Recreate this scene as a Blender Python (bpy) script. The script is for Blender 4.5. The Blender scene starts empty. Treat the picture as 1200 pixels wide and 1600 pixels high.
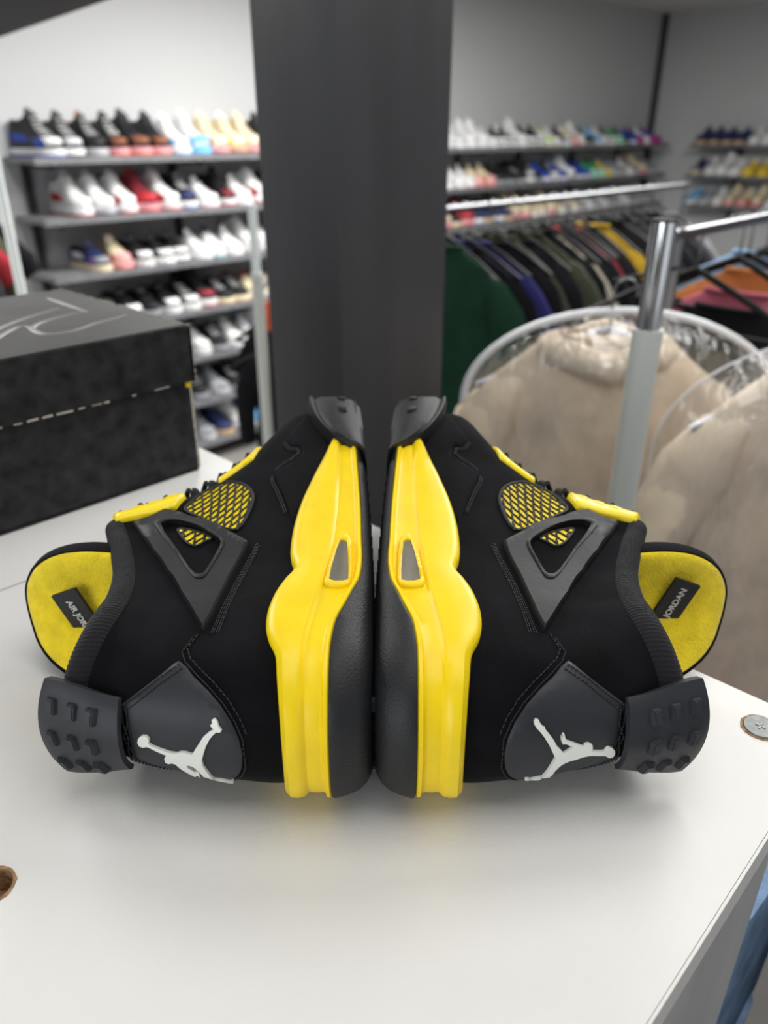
import bpy, bmesh, math, random
import numpy as np
from mathutils import Vector, Matrix
from mathutils.geometry import delaunay_2d_cdt
scene = bpy.context.scene
COL = scene.collection
# ---------------------------------------------------------------- camera, world, lights, exposure
CAM_H = 0.28
cam_d = bpy.data.cameras.new('camera'); cam = bpy.data.objects.new('camera', cam_d); COL.objects.link(cam)
cam.location = (0, 0, CAM_H)
cam.rotation_euler = (math.radians(90-26.4), 0, 0)
cam_d.sensor_fit = 'VERTICAL'; cam_d.sensor_height = 24.0; cam_d.lens = 18.0
cam_d.clip_start = .02; cam_d.clip_end = 60
cam_d.dof.use_dof = True; cam_d.dof.focus_distance = 0.36; cam_d.dof.aperture_fstop = 4.9
scene.camera = cam
scene.view_settings.view_transform = 'Standard'
try: scene.view_settings.look = 'None'
except Exception: pass
scene.view_settings.gamma = 1; scene.view_settings.use_curve_mapping = False
scene.view_settings.exposure = -0.36
try:
    scene.cycles.use_denoising = True
    scene.cycles.max_bounces = 7; scene.cycles.transparent_max_bounces = 16
    scene.cycles.caustics_reflective = False; scene.cycles.caustics_refractive = False
except Exception: pass
world = bpy.data.worlds.new('world'); scene.world = world; world.use_nodes = True
world.node_tree.nodes['Background'].inputs[0].default_value = (.80, .88, 1, 1)
world.node_tree.nodes['Background'].inputs[1].default_value = 0.5
FLOOR = -1.45; CEIL = 1.235
# room axes: eB points to the far right along the shelf wall, eA to the far left
AZ = math.radians(44)
eB = Vector((math.sin(AZ), math.cos(AZ), 0)); eA = Vector((-math.cos(AZ), math.sin(AZ), 0))
ROOMROT = math.atan2(eB.y, eB.x)
def area(name, loc, sx, sy, power, color=(1, 1, 1), target=None, rotz=0):
    l = bpy.data.lights.new(name, 'AREA'); l.shape = 'RECTANGLE'; l.size = sx; l.size_y = sy
    l.energy = power; l.color = color
    o = bpy.data.objects.new(name, l); COL.objects.link(o); o.location = loc
    if target is None: o.rotation_euler = (0, 0, rotz)
    else: o.rotation_euler = (Vector(target)-Vector(loc)).to_track_quat('-Z', 'Y').to_euler()
    return o
# ---------------------------------------------------------------- materials
MATS = {}
def mat(name, col, rough=.5, metal=0, bump=0, bscale=200, vary=0, vscale=30, sheen=0, coat=0, spec=.5, alpha=None, trans=0,
        objcol=False, wave=None, emis=0, stretch=None):
    if name in MATS: return MATS[name]
    m = bpy.data.materials.new(name); m.use_nodes = True; MATS[name] = m
    nt = m.node_tree; N = nt.nodes; L = nt.links; b = N['Principled BSDF']
    c4 = (*col, 1)
    b.inputs['Base Color'].default_value = c4
    b.inputs['Roughness'].default_value = rough; b.inputs['Metallic'].default_value = metal
    b.inputs['Specular IOR Level'].default_value = spec
    if sheen: b.inputs['Sheen Weight'].default_value = sheen; b.inputs['Sheen Roughness'].default_value = .5
    if coat: b.inputs['Coat Weight'].default_value = coat; b.inputs['Coat Roughness'].default_value = .08
    if alpha is not None: b.inputs['Alpha'].default_value = alpha
    if trans: b.inputs['Transmission Weight'].default_value = trans
    if emis:
        b.inputs['Emission Color'].default_value = c4; b.inputs['Emission Strength'].default_value = emis
    tc = N.new('ShaderNodeTexCoord'); src = tc.outputs['Object']
    if stretch:
        mp = N.new('ShaderNodeMapping'); mp.inputs['Scale'].default_value = stretch
        L.new(src, mp.inputs[0]); src = mp.outputs[0]
    colsock = None
    if objcol:
        oi = N.new('ShaderNodeObjectInfo'); colsock = oi.outputs['Color']
    if vary:
        n = N.new('ShaderNodeTexNoise'); n.inputs['Scale'].default_value = vscale; n.inputs['Detail'].default_value = 5
        L.new(src, n.inputs['Vector'])
        mr = N.new('ShaderNodeMapRange'); mr.inputs[1].default_value = .3; mr.inputs[2].default_value = .7
        mr.inputs[3].default_value = 1-vary; mr.inputs[4].default_value = 1+vary
        L.new(n.outputs[0], mr.inputs[0])
        mx = N.new('ShaderNodeVectorMath'); mx.operation = 'MULTIPLY'
        if colsock: L.new(colsock, mx.inputs[0])
        else: mx.inputs[0].default_value = col
        L.new(mr.outputs[0], mx.inputs[1]); colsock = mx.outputs[0]
    if colsock: L.new(colsock, b.inputs['Base Color'])
    if bump:
        if wave:
            n = N.new('ShaderNodeTexWave'); n.inputs['Scale'].default_value = bscale; n.bands_direction = wave
            n.inputs['Distortion'].default_value = 1.5
        else:
            n = N.new('ShaderNodeTexNoise'); n.inputs['Scale'].default_value = bscale; n.inputs['Detail'].default_value = 6
        L.new(src, n.inputs['Vector'])
        bp = N.new('ShaderNodeBump'); bp.inputs['Strength'].default_value = bump; bp.inputs['Distance'].default_value = .001
        L.new(n.outputs[0], bp.inputs['Height']); L.new(bp.outputs[0], b.inputs['Normal'])
    return m

# ---------------------------------------------------------------- object helpers
def link(name, me, material=None, parent=None, smooth=None, **props):
    o = bpy.data.objects.new(name, me); COL.objects.link(o)
    if material is not None:
        me.materials.clear(); me.materials.append(material)
    if parent is not None: o.parent = parent
    for k, v in props.items():
        if v is not None: o[k] = v
    return o
def mesh(verts, faces, smooth=True, ang=40):
    me = bpy.data.meshes.new('m'); me.from_pydata([tuple(v) for v in verts], [], faces); me.update()
    if smooth:
        me.shade_smooth()
        if ang < 180:
            try: me.set_sharp_from_angle(angle=math.radians(ang))
            except Exception: pass
    return me
def from_bm(bm, smooth=True, ang=40):
    me = bpy.data.meshes.new('m'); bm.normal_update(); bm.to_mesh(me); bm.free()
    if smooth:
        me.shade_smooth()
        try: me.set_sharp_from_angle(angle=math.radians(ang))
        except Exception: pass
    return me
def thing(name, label, cat, loc=(0, 0, 0), rotz=0, group=None):
    o = bpy.data.objects.new(name, None); COL.objects.link(o); o.empty_display_size = .05
    o.location = loc; o.rotation_euler = (0, 0, rotz); o['label'] = label; o['category'] = cat
    if group: o['group'] = group
    return o
def box_bm(bm, c, d, rot=None, bevel=0):
    r = bmesh.ops.create_cube(bm, size=1)
    M = Matrix.Translation(c) @ (rot or Matrix.Identity(4)) @ Matrix.Diagonal((*d, 1))
    bmesh.ops.transform(bm, matrix=M, verts=r['verts'])
    if bevel:
        es = list({e for v in r['verts'] for e in v.link_edges})
        bmesh.ops.bevel(bm, geom=es, offset=bevel, segments=2, affect='EDGES', profile=.7)
def box(name, c, d, material, parent=None, bevel=0, rot=None, **props):
    bm = bmesh.new(); box_bm(bm, c, d, rot, bevel)
    return link(name, from_bm(bm, ang=30), material, parent, **props)
def tube_geo(pts, r, n=8, closed=False, V=None, F=None, caps=True):
    V = [] if V is None else V; F = [] if F is None else F
    pts = [Vector(p) for p in pts]; m = len(pts); rings = []
    up = None
    for i, p in enumerate(pts):
        a = pts[i-1] if (i > 0 or closed) else p; b = pts[(i+1) % m] if (i < m-1 or closed) else p
        t = (b-a).normalized()
        if up is None:
            up = Vector((0, 0, 1)) if abs(t.z) < .9 else Vector((1, 0, 0))
        x = up - t*up.dot(t)
        if x.length < 1e-5: x = t.orthogonal()
        x.normalize(); up = x; y = t.cross(x)
        rr = r[i] if hasattr(r, '__len__') else r
        base = len(V); rings.append(base)
        for k in range(n):
            q = 2*math.pi*k/n
            V.append(p + x*(rr*math.cos(q)) + y*(rr*math.sin(q)))
    for i in range(m if closed else m-1):
        A, B = rings[i], rings[(i+1) % m]
        for k in range(n):
            F.append((A+k, A+(k+1) % n, B+(k+1) % n, B+k))
    if not closed and caps:
        F.append(tuple(reversed(range(rings[0], rings[0]+n)))); F.append(tuple(range(rings[-1], rings[-1]+n)))
    return V, F
def tube(name, pts, r, material, parent=None, n=10, closed=False, **props):
    V, F = tube_geo(pts, r, n, closed)
    return link(name, mesh(V, F, ang=50), material, parent, **props)
def cr(xs, ys, x):
    xs = np.asarray(xs, float); ys = np.asarray(ys, float); x = np.clip(np.asarray(x, float), xs[0], xs[-1])
    d = np.gradient(ys, xs); i = np.clip(np.searchsorted(xs, x)-1, 0, len(xs)-2)
    h = xs[i+1]-xs[i]; t = (x-xs[i])/h
    return (ys[i]*(2*t**3-3*t**2+1) + d[i]*h*(t**3-2*t**2+t) + ys[i+1]*(-2*t**3+3*t**2) + d[i+1]*h*(t**3-t**2))
BLK = mat('black suede', (.0028, .0028, .0042), .95, bump=.25, bscale=900, vary=.6, vscale=45, sheen=.03, spec=.12)
LACE = mat('black lace cord', (.006, .006, .007), .8, bump=.5, bscale=600)
BLK2 = mat('black padded nubuck', (.004, .004, .0055), .85, bump=.2, bscale=700, vary=.45, vscale=30, sheen=.03, spec=.15)
RIB = mat('charcoal ribbed collar knit', (.010, .010, .012), .85, bump=.4, bscale=900, sheen=.1, spec=.2)
YEL = mat('yellow midsole rubber', (.92, .66, .004), .38, bump=.06, bscale=500, vary=.05, vscale=60, spec=.45)
YELB = mat('bright yellow lace plastic', (.95, .72, .01), .35)
YELT = mat('yellow terry lining', (.90, .68, .02), .95, bump=1.0, bscale=700, vary=.12, vscale=120, sheen=.3, spec=.1)
RUB = mat('black outsole rubber', (.009, .0095, .011), .5, bump=.35, bscale=900, spec=.4)
TPU = mat('charcoal moulded plastic', (.0085, .009, .010), .5, bump=.12, bscale=300, vary=.25, vscale=40, spec=.28)
CNT = mat('charcoal heel leather', (.023, .024, .029), .5, bump=.1, bscale=900, spec=.35)
THR = mat('black thread', (.009, .009, .010), .6)
WHT = mat('pearl white raised emblem', (.78, .80, .74), .35, bump=.1, bscale=300)
GRY = mat('smoky air window', (.20, .185, .15), .12, vary=.5, vscale=60, coat=.6, stretch=(1, .15, .6))
SLV = mat('silver woven thread', (.62, .61, .60), .45)
LBL = mat('black woven label', (.006, .006, .008), .6, bump=.5, bscale=900)

# ---------------------------------------------------------------- setting
area('ceiling_light_near', (0.25, 0.15, 1.15), 1.3, .9, 11, (1, .985, .96))
area('ceiling_light_left', (-1.6, 2.2, 1.17), 1.6, .7, 95, (1, .99, .97), rotz=ROOMROT)
area('ceiling_light_middle', (0.1, 3.4, 1.17), 1.8, .7, 150, (1, .99, .96), rotz=ROOMROT)
area('ceiling_light_right', (1.9, 3.6, 1.17), 1.8, .7, 130, (1, .99, .98), rotz=ROOMROT)
_o = -eB*2.6+Vector((0, 0, .25))
area('hoodie_fill_light', (.95, 1.15, 1.17), 1.2, .6, 17, (1, .99, .97))  # added lamp that brightens the beige hoodies and right end of the cabinet
area('front_fill_light', _o, 2.6, 1.5, 58, (.90, .95, 1), target=(0, .4, .1))  # unseen fill behind the camera, added for frontal light on the shoes
_o = -eA*2.4+eB*1.2+Vector((0, 0, .3))
area('side_fill_light', _o, 2.6, 1.5, 10, (.90, .95, 1), target=(.6, 3, 0))  # second unseen fill, added to light the closed room from the side
def ab(a, b, z=0.0): p = eA*a+eB*b; return Vector((p.x, p.y, z))
RM = Matrix.Rotation(ROOMROT, 4, 'Z')
WALLP = mat('grey wall paint', (.50, .505, .51), .8, bump=.08, bscale=120, spec=.3)
CEILM = mat('white ceiling tile', (.62, .62, .61), .9)
FLR = mat('grey vinyl floor', (.22, .21, .20), .5, vary=.15, vscale=3)
BLKW = mat('black painted wood', (.038, .038, .042), .45, bump=.35, bscale=25, vary=.2, vscale=10, stretch=(1, 1, .15))
LAM = mat('white laminate', (.80, .79, .765), .42, bump=.22, bscale=130, vary=.02, vscale=14, spec=.5)
LAMG = mat('white laminate edge', (.70, .685, .665), .5)

WA = 3.92; WB = 7.76                       # distance of the shelf wall along eA and of the far wall along eB
def slab(name, a0, a1, b0, b1, z0, z1, material, bevel=0, **props):
    o = box(name, (0, 0, 0), (b1-b0, a1-a0, z1-z0), material, bevel=bevel, **props)
    o.matrix_world = Matrix.Translation(ab((a0+a1)/2, (b0+b1)/2, (z0+z1)/2)) @ RM
    return o
slab('floor', -3.0, WA, -3.2, WB, FLOOR-.05, FLOOR, FLR, kind='structure')
slab('ceiling', -3.0, WA, -3.2, WB, CEIL, CEIL+.05, CEILM, kind='structure')
slab('wall_back', WA, WA+.1, -3.2, WB+.1, FLOOR, CEIL, WALLP, kind='structure')
slab('wall_right', -3.0, WA, WB, WB+.1, FLOOR, CEIL, WALLP, kind='structure')
slab('wall_left', -3.0, WA+.1, -3.3, -3.2, FLOOR, CEIL, WALLP, kind='structure')
slab('wall_front', -3.1, -3.0, -3.3, WB+.1, FLOOR, CEIL, WALLP, kind='structure')
slab('trim_1', WA-.045, WA-.001, WB-.045, WB-.001, FLOOR, CEIL, mat('dark corner trim', (.03, .032, .03), .6), kind='structure')
# black square pillar
PN = Vector((-.0552*1.1, 1.1, 0)); pa, pb = PN.dot(eA), PN.dot(eB)
pil = slab('pillar', pa, pa+.165, pb, pb+.227, FLOOR, CEIL, BLKW, bevel=.003, kind='structure')
# dark boxed beam under the ceiling, upper left
p1 = Vector((-1.007, 2.358, 0)); bd = Vector((.607, -.795, 0)).normalized(); bq = Vector((bd.y, -bd.x, 0))
o = box('trim_2', (0, 0, 0), (2.6, .35, CEIL-.5), mat('dark painted beam', (.017, .017, .019), .6), kind='structure')
c = p1 - bd*.45 + bq*.175
o.matrix_world = Matrix.Translation((c.x, c.y, (CEIL+.5)/2)) @ Matrix.Rotation(math.atan2(bd.y, bd.x), 4, 'Z')

# ---------------------------------------------------------------- display cabinets with white tops
def holed_top(a0, a1, b0, b1, t, holes):
    """top slab in local axes (x along eB, y along eA), z from -t to 0, with round through-holes"""
    outer = [(b0, a0), (b1, a0), (b1, a1), (b0, a1)]; pts = list(outer); edges = [(0, 1), (1, 2), (2, 3), (3, 0)]; n = 24
    for (hx, hy, r) in holes:
        o = len(pts); pts += [(hx+r*math.cos(2*math.pi*k/n), hy+r*math.sin(2*math.pi*k/n)) for k in range(n)]
        edges += [(o+k, o+(k+1) % n) for k in range(n)]
    vs, es, fs, *_ = delaunay_2d_cdt([Vector(p) for p in pts], edges, [], 0, 1e-7)
    V = [(v.x, v.y, 0) for v in vs]; m = len(V); V += [(v.x, v.y, -t) for v in vs]; F = []
    for f in fs:
        c = sum((vs[i] for i in f), Vector((0, 0)))/3
        if any((c-Vector((hx, hy))).length < r*.98 for hx, hy, r in holes): continue
        F.append(tuple(f)); F.append(tuple(i+m for i in reversed(f)))
    sd = {(f[i], f[(i+1) % 3]) for f in F if max(f) < m for i in range(3)}
    for a_, b_ in sd:
        if (b_, a_) not in sd: F.append((b_, a_, a_+m, b_+m))
    return mesh(V, F, ang=30)
EDGE = mat('edge banding', (.80, .78, .75), .45)
CHIP = mat('raw chipboard', (.34, .20, .10), .95, bump=1, bscale=400, vary=.4, vscale=300)
ZINC = mat('zinc cam lock', (.27, .29, .28), .5, metal=.35, vary=.25, vscale=200)
cab = thing('display_cabinet', 'white laminate cabinet whose top the two black and yellow sneakers lie on', 'cabinet')
cab.matrix_world = RM
SC = Vector((.197, .310, 0)); HO = Vector((-.1625, .216, 0))
sa_, sb_ = SC.dot(eA), SC.dot(eB); ha_, hb_ = HO.dot(eA), HO.dot(eB)
link('cabinet_top', holed_top(.046, .495, -.55, .382, .018, [(sb_, sa_, .0098), (hb_, ha_, .0095)]), LAM, cab)
box('edge_band', (-.084, .0452, -.0092), (.93, .0012, .0178), EDGE, cab)
box('edge_band', (.3826, .27, -.0092), (.0012, .449, .0178), EDGE, cab)
PANEL = mat('smoky grey side panel', (.62, .62, .60), .45, vary=.25, vscale=9, coat=.3, stretch=(1, 1, .3), bump=.3, bscale=14)
box('side_panel', (-.07, .0555, -.36), (.80, .016, .68), PANEL, cab)
box('side_panel', (-.165, .482, -.36), (.77, .016, .68), LAM, cab)
box('back_panel', (-.55+.012, .273, -.36), (.016, .40, .68), LAM, cab)
box('plinth', (-.165, .273, (FLOOR-.70)/2), (.70, .40, -.70-FLOOR), LAM, cab)
for z in (-.28, -.5, -.72): box('shelf_board', (-.165, .273, z), (.73, .40, .016), LAM, cab)
# chipboard rings and cam lock
def ring_mesh(r0, r1, z0, z1, n=28, jit=0):
    V, F = [], []; rr = random.Random(3)
    for k in range(n):
        a = 2*math.pi*k/n; j = 1+rr.uniform(-jit, jit)
        for r, z in ((r0, z0), (r0, z1), (r1*j, z1), (r1*j, z0)): V.append((r*math.cos(a), r*math.sin(a), z))
    for k in range(n):
        a, b = k*4, ((k+1) % n)*4
        for q in range(4): F.append((a+q, a+(q+1) % 4, b+(q+1) % 4, b+q))
    return mesh(V, F, ang=30)
o = link('chipboard_rim', ring_mesh(.0086, .0098, -.012, .0004, jit=.03), CHIP, cab); o.location = (sb_, sa_, 0)
bm = bmesh.new(); bmesh.ops.create_cone(bm, segments=28, radius1=.0088, radius2=.0082, depth=.004, cap_ends=True)
bmesh.ops.translate(bm, vec=(sb_, sa_, -.0009), verts=bm.verts)
cl = link('cam_lock', from_bm(bm, ang=30), ZINC, cab)
for rot in (0, 90):
    box('cross_slot', (sb_, sa_, .0012), (.0052, .0011, .0008), mat('slot shadow steel', (.20, .21, .21), .3, metal=1), cl, rot=Matrix.Identity(4) if rot == 0 else Matrix.Identity(4), bevel=.0002) if rot == 0 else box('cross_slot', (sb_, sa_, .0012), (.0011, .0052, .0008), mat('slot shadow steel', (.2, .2, .2), .3), cl, bevel=.0002)
o = link('chipboard_rim', ring_mesh(.0082, .0096, -.0178, .0002, jit=.05), CHIP, cab); o.location = (hb_, ha_, 0)
bm = bmesh.new(); bmesh.ops.create_cone(bm, segments=24, radius1=.0083, radius2=.0083, depth=.002, cap_ends=True)
bmesh.ops.translate(bm, vec=(hb_, ha_, -.0145), verts=bm.verts); link('hole_bottom', from_bm(bm), CHIP, cab)
cab2 = thing('display_cabinet', 'white cabinet behind the seam, under the black shoebox', 'cabinet'); cab2.matrix_world = RM
box('cabinet_top', (-.084, .7205, -.009), (.932, .447, .018), LAM, cab2)
box('side_panel', (-.165, .512, -.36), (.77, .016, .68), LAM, cab2); box('side_panel', (-.165, .93, -.36), (.77, .016, .68), LAM, cab2)
box('back_panel', (-.54, .72, -.36), (.016, .40, .68), LAM, cab2); box('plinth', (-.165, .72, (FLOOR-.70)/2), (.70, .40, -.70-FLOOR), LAM, cab2)
for z in (-.28, -.5, -.72): box('shelf_board', (-.165, .72, z), (.73, .40, .016), LAM, cab2)

# ---------------------------------------------------------------- shoebox
BOXM = mat('black speckled card', (.0135, .0135, .0145), .55, vary=.9, vscale=75, bump=.2, bscale=70, spec=.35)
BOXT = mat('matt black card', (.045, .044, .042), .6, vary=.25, vscale=18, bump=.2, bscale=60, spec=.35)
KRAFT = mat('worn card edge', (.42, .38, .33), .9, vary=.3, vscale=150)
bx = thing('shoebox', 'black speckled shoebox with a scribbled emblem embossed on its lid', 'box'); bx.matrix_world = RM
A0, A1, B0, B1 = .575, .800, -.015, .350
bm = bmesh.new(); t = .003
box_bm(bm, ((B0+B1)/2, (A0+A1)/2, .0018), (B1-B0, A1-A0, .003))
for (cx, cy, dx, dy) in (((B0+B1)/2, A0+t/2, B1-B0, t), ((B0+B1)/2, A1-t/2, B1-B0, t), (B0+t/2, (A0+A1)/2, t, A1-A0-2*t), (B1-t/2, (A0+A1)/2, t, A1-A0-2*t)):
    box_bm(bm, (cx, cy, .0625), (dx, dy, .120))
link('box_body', from_bm(bm), BOXM, bx)
box('raw_card_edge', (B1+.0012, A0+.0018, .0475), (.0024, .0036, .090), KRAFT, bx, bevel=.0006)
box('yellow_tab', (B1-.001, A0-.0006, .083), (.005, .0012, .007), YELB, bx, bevel=.0003)
lid = bmesh.new(); L0, L1, M0, M1 = A0-.0045, A1+.0045, B0-.0045, B1+.0045
box_bm(lid, ((M0+M1)/2, (L0+L1)/2, .1315), (M1-M0, L1-L0, .003), bevel=.001)
for (cx, cy, dx, dy) in (((M0+M1)/2, L0+t/2, M1-M0, t), ((M0+M1)/2, L1-t/2, M1-M0, t), (M0+t/2, (L0+L1)/2, t, L1-L0), (M1-t/2, (L0+L1)/2, t, L1-L0)):
    box_bm(lid, (cx, cy, .1080), (dx, dy, .046), bevel=.0006)
ld = link('box_lid', from_bm(lid), BOXM, bx)
box('lid_top_sheet', ((M0+M1)/2, (L0+L1)/2, .1334), (M1-M0-.004, L1-L0-.004, .0010), BOXT, ld, bevel=.0004)
# worn white flecks along lid edges
V, F = [], []; rr = random.Random(8)
def fleck(p, q, r): tube_geo([p, (Vector(p)+Vector(q))/2, q], r, 5, V=V, F=F)
x = M0
while x < M1-.01:
    l = rr.uniform(.003, .016)
    if rr.random() < .75: fleck((x, L0-.0002, .0850), (min(x+l, M1), L0-.0002, .0850+rr.uniform(-.0003, .0003)), rr.uniform(.0004, .0009))
    x += l+rr.uniform(.001, .012)
z = .086
while z < .13:
    l = rr.uniform(.003, .008); fleck((M1+.0002, L0-.0001, z), (M1+.0002, L0-.0001, z+l), rr.uniform(.0004, .0008)); z += l+rr.uniform(.0005, .004)
y = L0
while y < L1:
    l = rr.uniform(.004, .02); fleck((M1, y, .1332), (M1, y+l, .1332), rr.uniform(.0003, .0007)); y += l+rr.uniform(.001, .01)
link('worn_edge', mesh(V, F), KRAFT, ld, kind='stuff')
EMB = mat('embossed grey stroke', (.20, .19, .18), .45)
strokes = [[(.17, .615), (.206, .640), (.238, .671), (.268, .692), (.308, .713)],
           [(.18, .585), (.210, .622), (.226, .642), (.247, .662), (.255, .660), (.252, .645)],
           [(.321, .765), (.320, .735), (.319, .714), (.318, .678)],
           [(.318, .678), (.301, .677), (.274, .668), (.256, .652), (.252, .631), (.257, .618), (.275, .617), (.301, .630), (.322, .636), (.337, .643)],
           [(.06, .60), (.10, .66), (.15, .70), (.19, .71)], [(.03, .64), (.05, .70), (.09, .74), (.14, .735), (.17, .70)]]
V, F = [], []
for s_ in strokes:
    xs = np.array(s_); n_ = len(xs); tt = np.linspace(0, n_-1, n_*6)
    px_, py_ = cr(range(n_), xs[:, 0], tt), cr(range(n_), xs[:, 1], tt)
    tube_geo([(x, y, .1338) for x, y in zip(px_, py_)], [.0021*math.sin(math.pi*min(1, .15+.85*i/len(tt)*1.0)) + .0006 for i in range(len(tt))], 8, V=V, F=F)
V = [Vector((v[0], v[1], .1338+(v[2]-.1338)*.4)) for v in V]
link('embossed_scribble', mesh(V, F), EMB, ld)
# ---------------------------------------------------------------- black and yellow high sneaker
# shoe space: u along the shoe (0 = back of heel), v up from the ground, w across (0 = medial side, which lies on the table)
UL = 0.311
_U = [0, .03, .06, .10, .15, .20, .235, .27, .297, UL]
_L = [.072, .0775, .081, .083, .089, .0975, .1035, .1040, .099, .092]
_M = [.004, .002, .0015, .006, .010, .005, .003, .007, .018, .024]
def Lat(u): return cr(_U, _L, u)
def Med(u): return cr(_U, _M, u)
def spring(u): return .014*np.clip((np.asarray(u)-.17)/.13, 0, 1)**2
def capf(d, r, p=2.2):
    x = np.clip(1-d/r, 0, 1); return np.clip(1-x**p, 0, 1)**(1/p)
def foot(a, off=0.0):
    """point of the outsole outline at loop parameter a (0 heel, .25 lateral, .5 toe, .75 medial)"""
    a = np.asarray(a, float); s = (1-np.cos(2*np.pi*a))/2; u = s*UL
    c = capf(u, .033, 2.6)*capf(UL-u, .052, 2.3)
    cen = (Lat(u)+Med(u))/2; hw = (Lat(u)-Med(u))/2
    w = cen + np.sign(np.sin(2*np.pi*a)+1e-12)*hw*c
    return u, w
def foot_n(a):
    e = 2e-3; u0, w0 = foot(a-e); u1, w1 = foot(a+e); du, dw = u1-u0, w1-w0
    l = np.sqrt(du**2+dw**2)+1e-12; return -dw/l, du/l
# the knitted upper skin
_K = [0, .1, .2, .3, .4, .5, .6, .7, .8, .9, 1]
_FU = [.298, .303, .300, .286, .262, .236, .216, .200, .187, .176, .165]
_FV = [.022, .034, .046, .057, .067, .078, .090, .102, .117, .137, .158]
_HU = [.004, .0025, .002, .0025, .0035, .005, .0075, .010, .013, .018, .023]
_HV = [.022, .034, .045, .056, .067, .078, .089, .100, .110, .121, .133]
def surf(a, k):
    a, k = np.broadcast_arrays(np.asarray(a, float), np.asarray(k, float))
    s = (1-np.cos(2*np.pi*a))/2
    fu, fv, hu, hv = cr(_K, _FU, k), cr(_K, _FV, k), cr(_K, _HU, k), cr(_K, _HV, k)
    u = hu+(fu-hu)*s; v = hv+(fv-hv)*s - .018*np.sin(np.pi*np.clip(s, 0, 1)**.8)*np.clip(k, 0, 1)**2.2
    dh = (fu-hu)*s; df = (fu-hu)*(1-s)
    rf = .052 - .028*np.clip((k-.35)/.5, 0, 1)
    c = capf(dh, .034-.002*k, 2.6)*capf(df, rf, 2.3)
    cen = (Lat(u)+Med(u))/2; hw = (Lat(u)-Med(u))/2 - .0025 - .002*np.clip(u/.1, 0, 1)
    hw = hw - .006*np.clip((v-.045)/.06, 0, 1)*np.clip((.13-u)/.06, 0, 1)
    hw = hw - .010*np.clip((v-.05)/.08, 0, 1)*np.clip((u-.06)/.08, 0, 1)
    hw = hw + .003*np.clip((v-.10)/.02, 0, 1)*np.clip((.10-u)/.05, 0, 1)
    w = cen + np.sign(np.sin(2*np.pi*a)+1e-12)*hw*c
    v = v + spring(u)
    return np.stack([u, v, w], -1)
def surf_n(a, k):
    e = 2e-3
    da = surf(np.asarray(a)+e, k)-surf(np.asarray(a)-e, k)
    dk = surf(a, np.minimum(np.asarray(k)+.01, 1))-surf(a, np.maximum(np.asarray(k)-.01, 0))
    n = np.cross(da, dk); n /= (np.linalg.norm(n, axis=-1, keepdims=True)+1e-12)
    return n
# midsole: top of the yellow wall, its lower edge, and the rubber's upper edge, as functions of u
def vtop(u): return cr(VT_U, VT_V, u)
def vlow(u): return cr(VL_U, VL_V, u)
def vrub(u): return cr(VR_U, VR_V, u)
VT_U = [0, .013, .022, .032, .046, .060, .072, .082, .092, .110, .125, .145, .17, .20, .22, UL]
VT_V = [.0385, .0405, .042, .0465, .0485, .047, .0435, .0398, .0425, .044, .0438, .042, .0375, .031, .028, .026]
VL_U = [0, .03, .040, .050, .058, .068, .080, .11, .14, .17, .20, UL]
VL_V = [.0182, .0178, .0165, .0132, .0108, .0075, .0062, .0070, .0083, .0103, .0125, .018]
VC_U = [0, .03, .043, .07, .11, .2, UL]
VC_V = [.029, .0295, .028, .0247, .0223, .0226, .024]
VR_U = [.188, .198, .204, .215, .228, .25, .27, UL]
VR_V = [-.001, .0114, .0196, .0303, .0375, .0445, .0475, .047]
VB_U = [0, .03, .08, .14, .2, .26, UL]
VB_V = [0, 0, .001, .0035, .0075, .0125, .018]
def vbase(u): return cr(VB_U, VB_V, u)
def vcre(u): return cr(VC_U, VC_V, u)
def wsurf(a, v):
    a, v = np.broadcast_arrays(np.asarray(a, float), np.asarray(v, float))
    u, w = foot(a); nu, nw = foot_n(a)
    return np.stack([u+nu*.0012, v, w+nw*.0012], -1)
def wsurf_n(a, v):
    a, v = np.broadcast_arrays(np.asarray(a, float), np.asarray(v, float))
    nu, nw = foot_n(a); return np.stack([nu, 0*nu, nw], -1)
SHOE_Y0 = .2445; SHOE_X0 = -.0045; TILT = math.radians(1.5)
def shoe_matrix(side):
    """side -1: the shoe on the left of the pair, +1: the one on the right; lies on its medial side, soles back to back"""
    M = Matrix(((0, side, 0, SHOE_X0), (1, 0, 0, SHOE_Y0), (0, 0, 1, .0045), (0, 0, 0, 1)))
    return M
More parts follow.
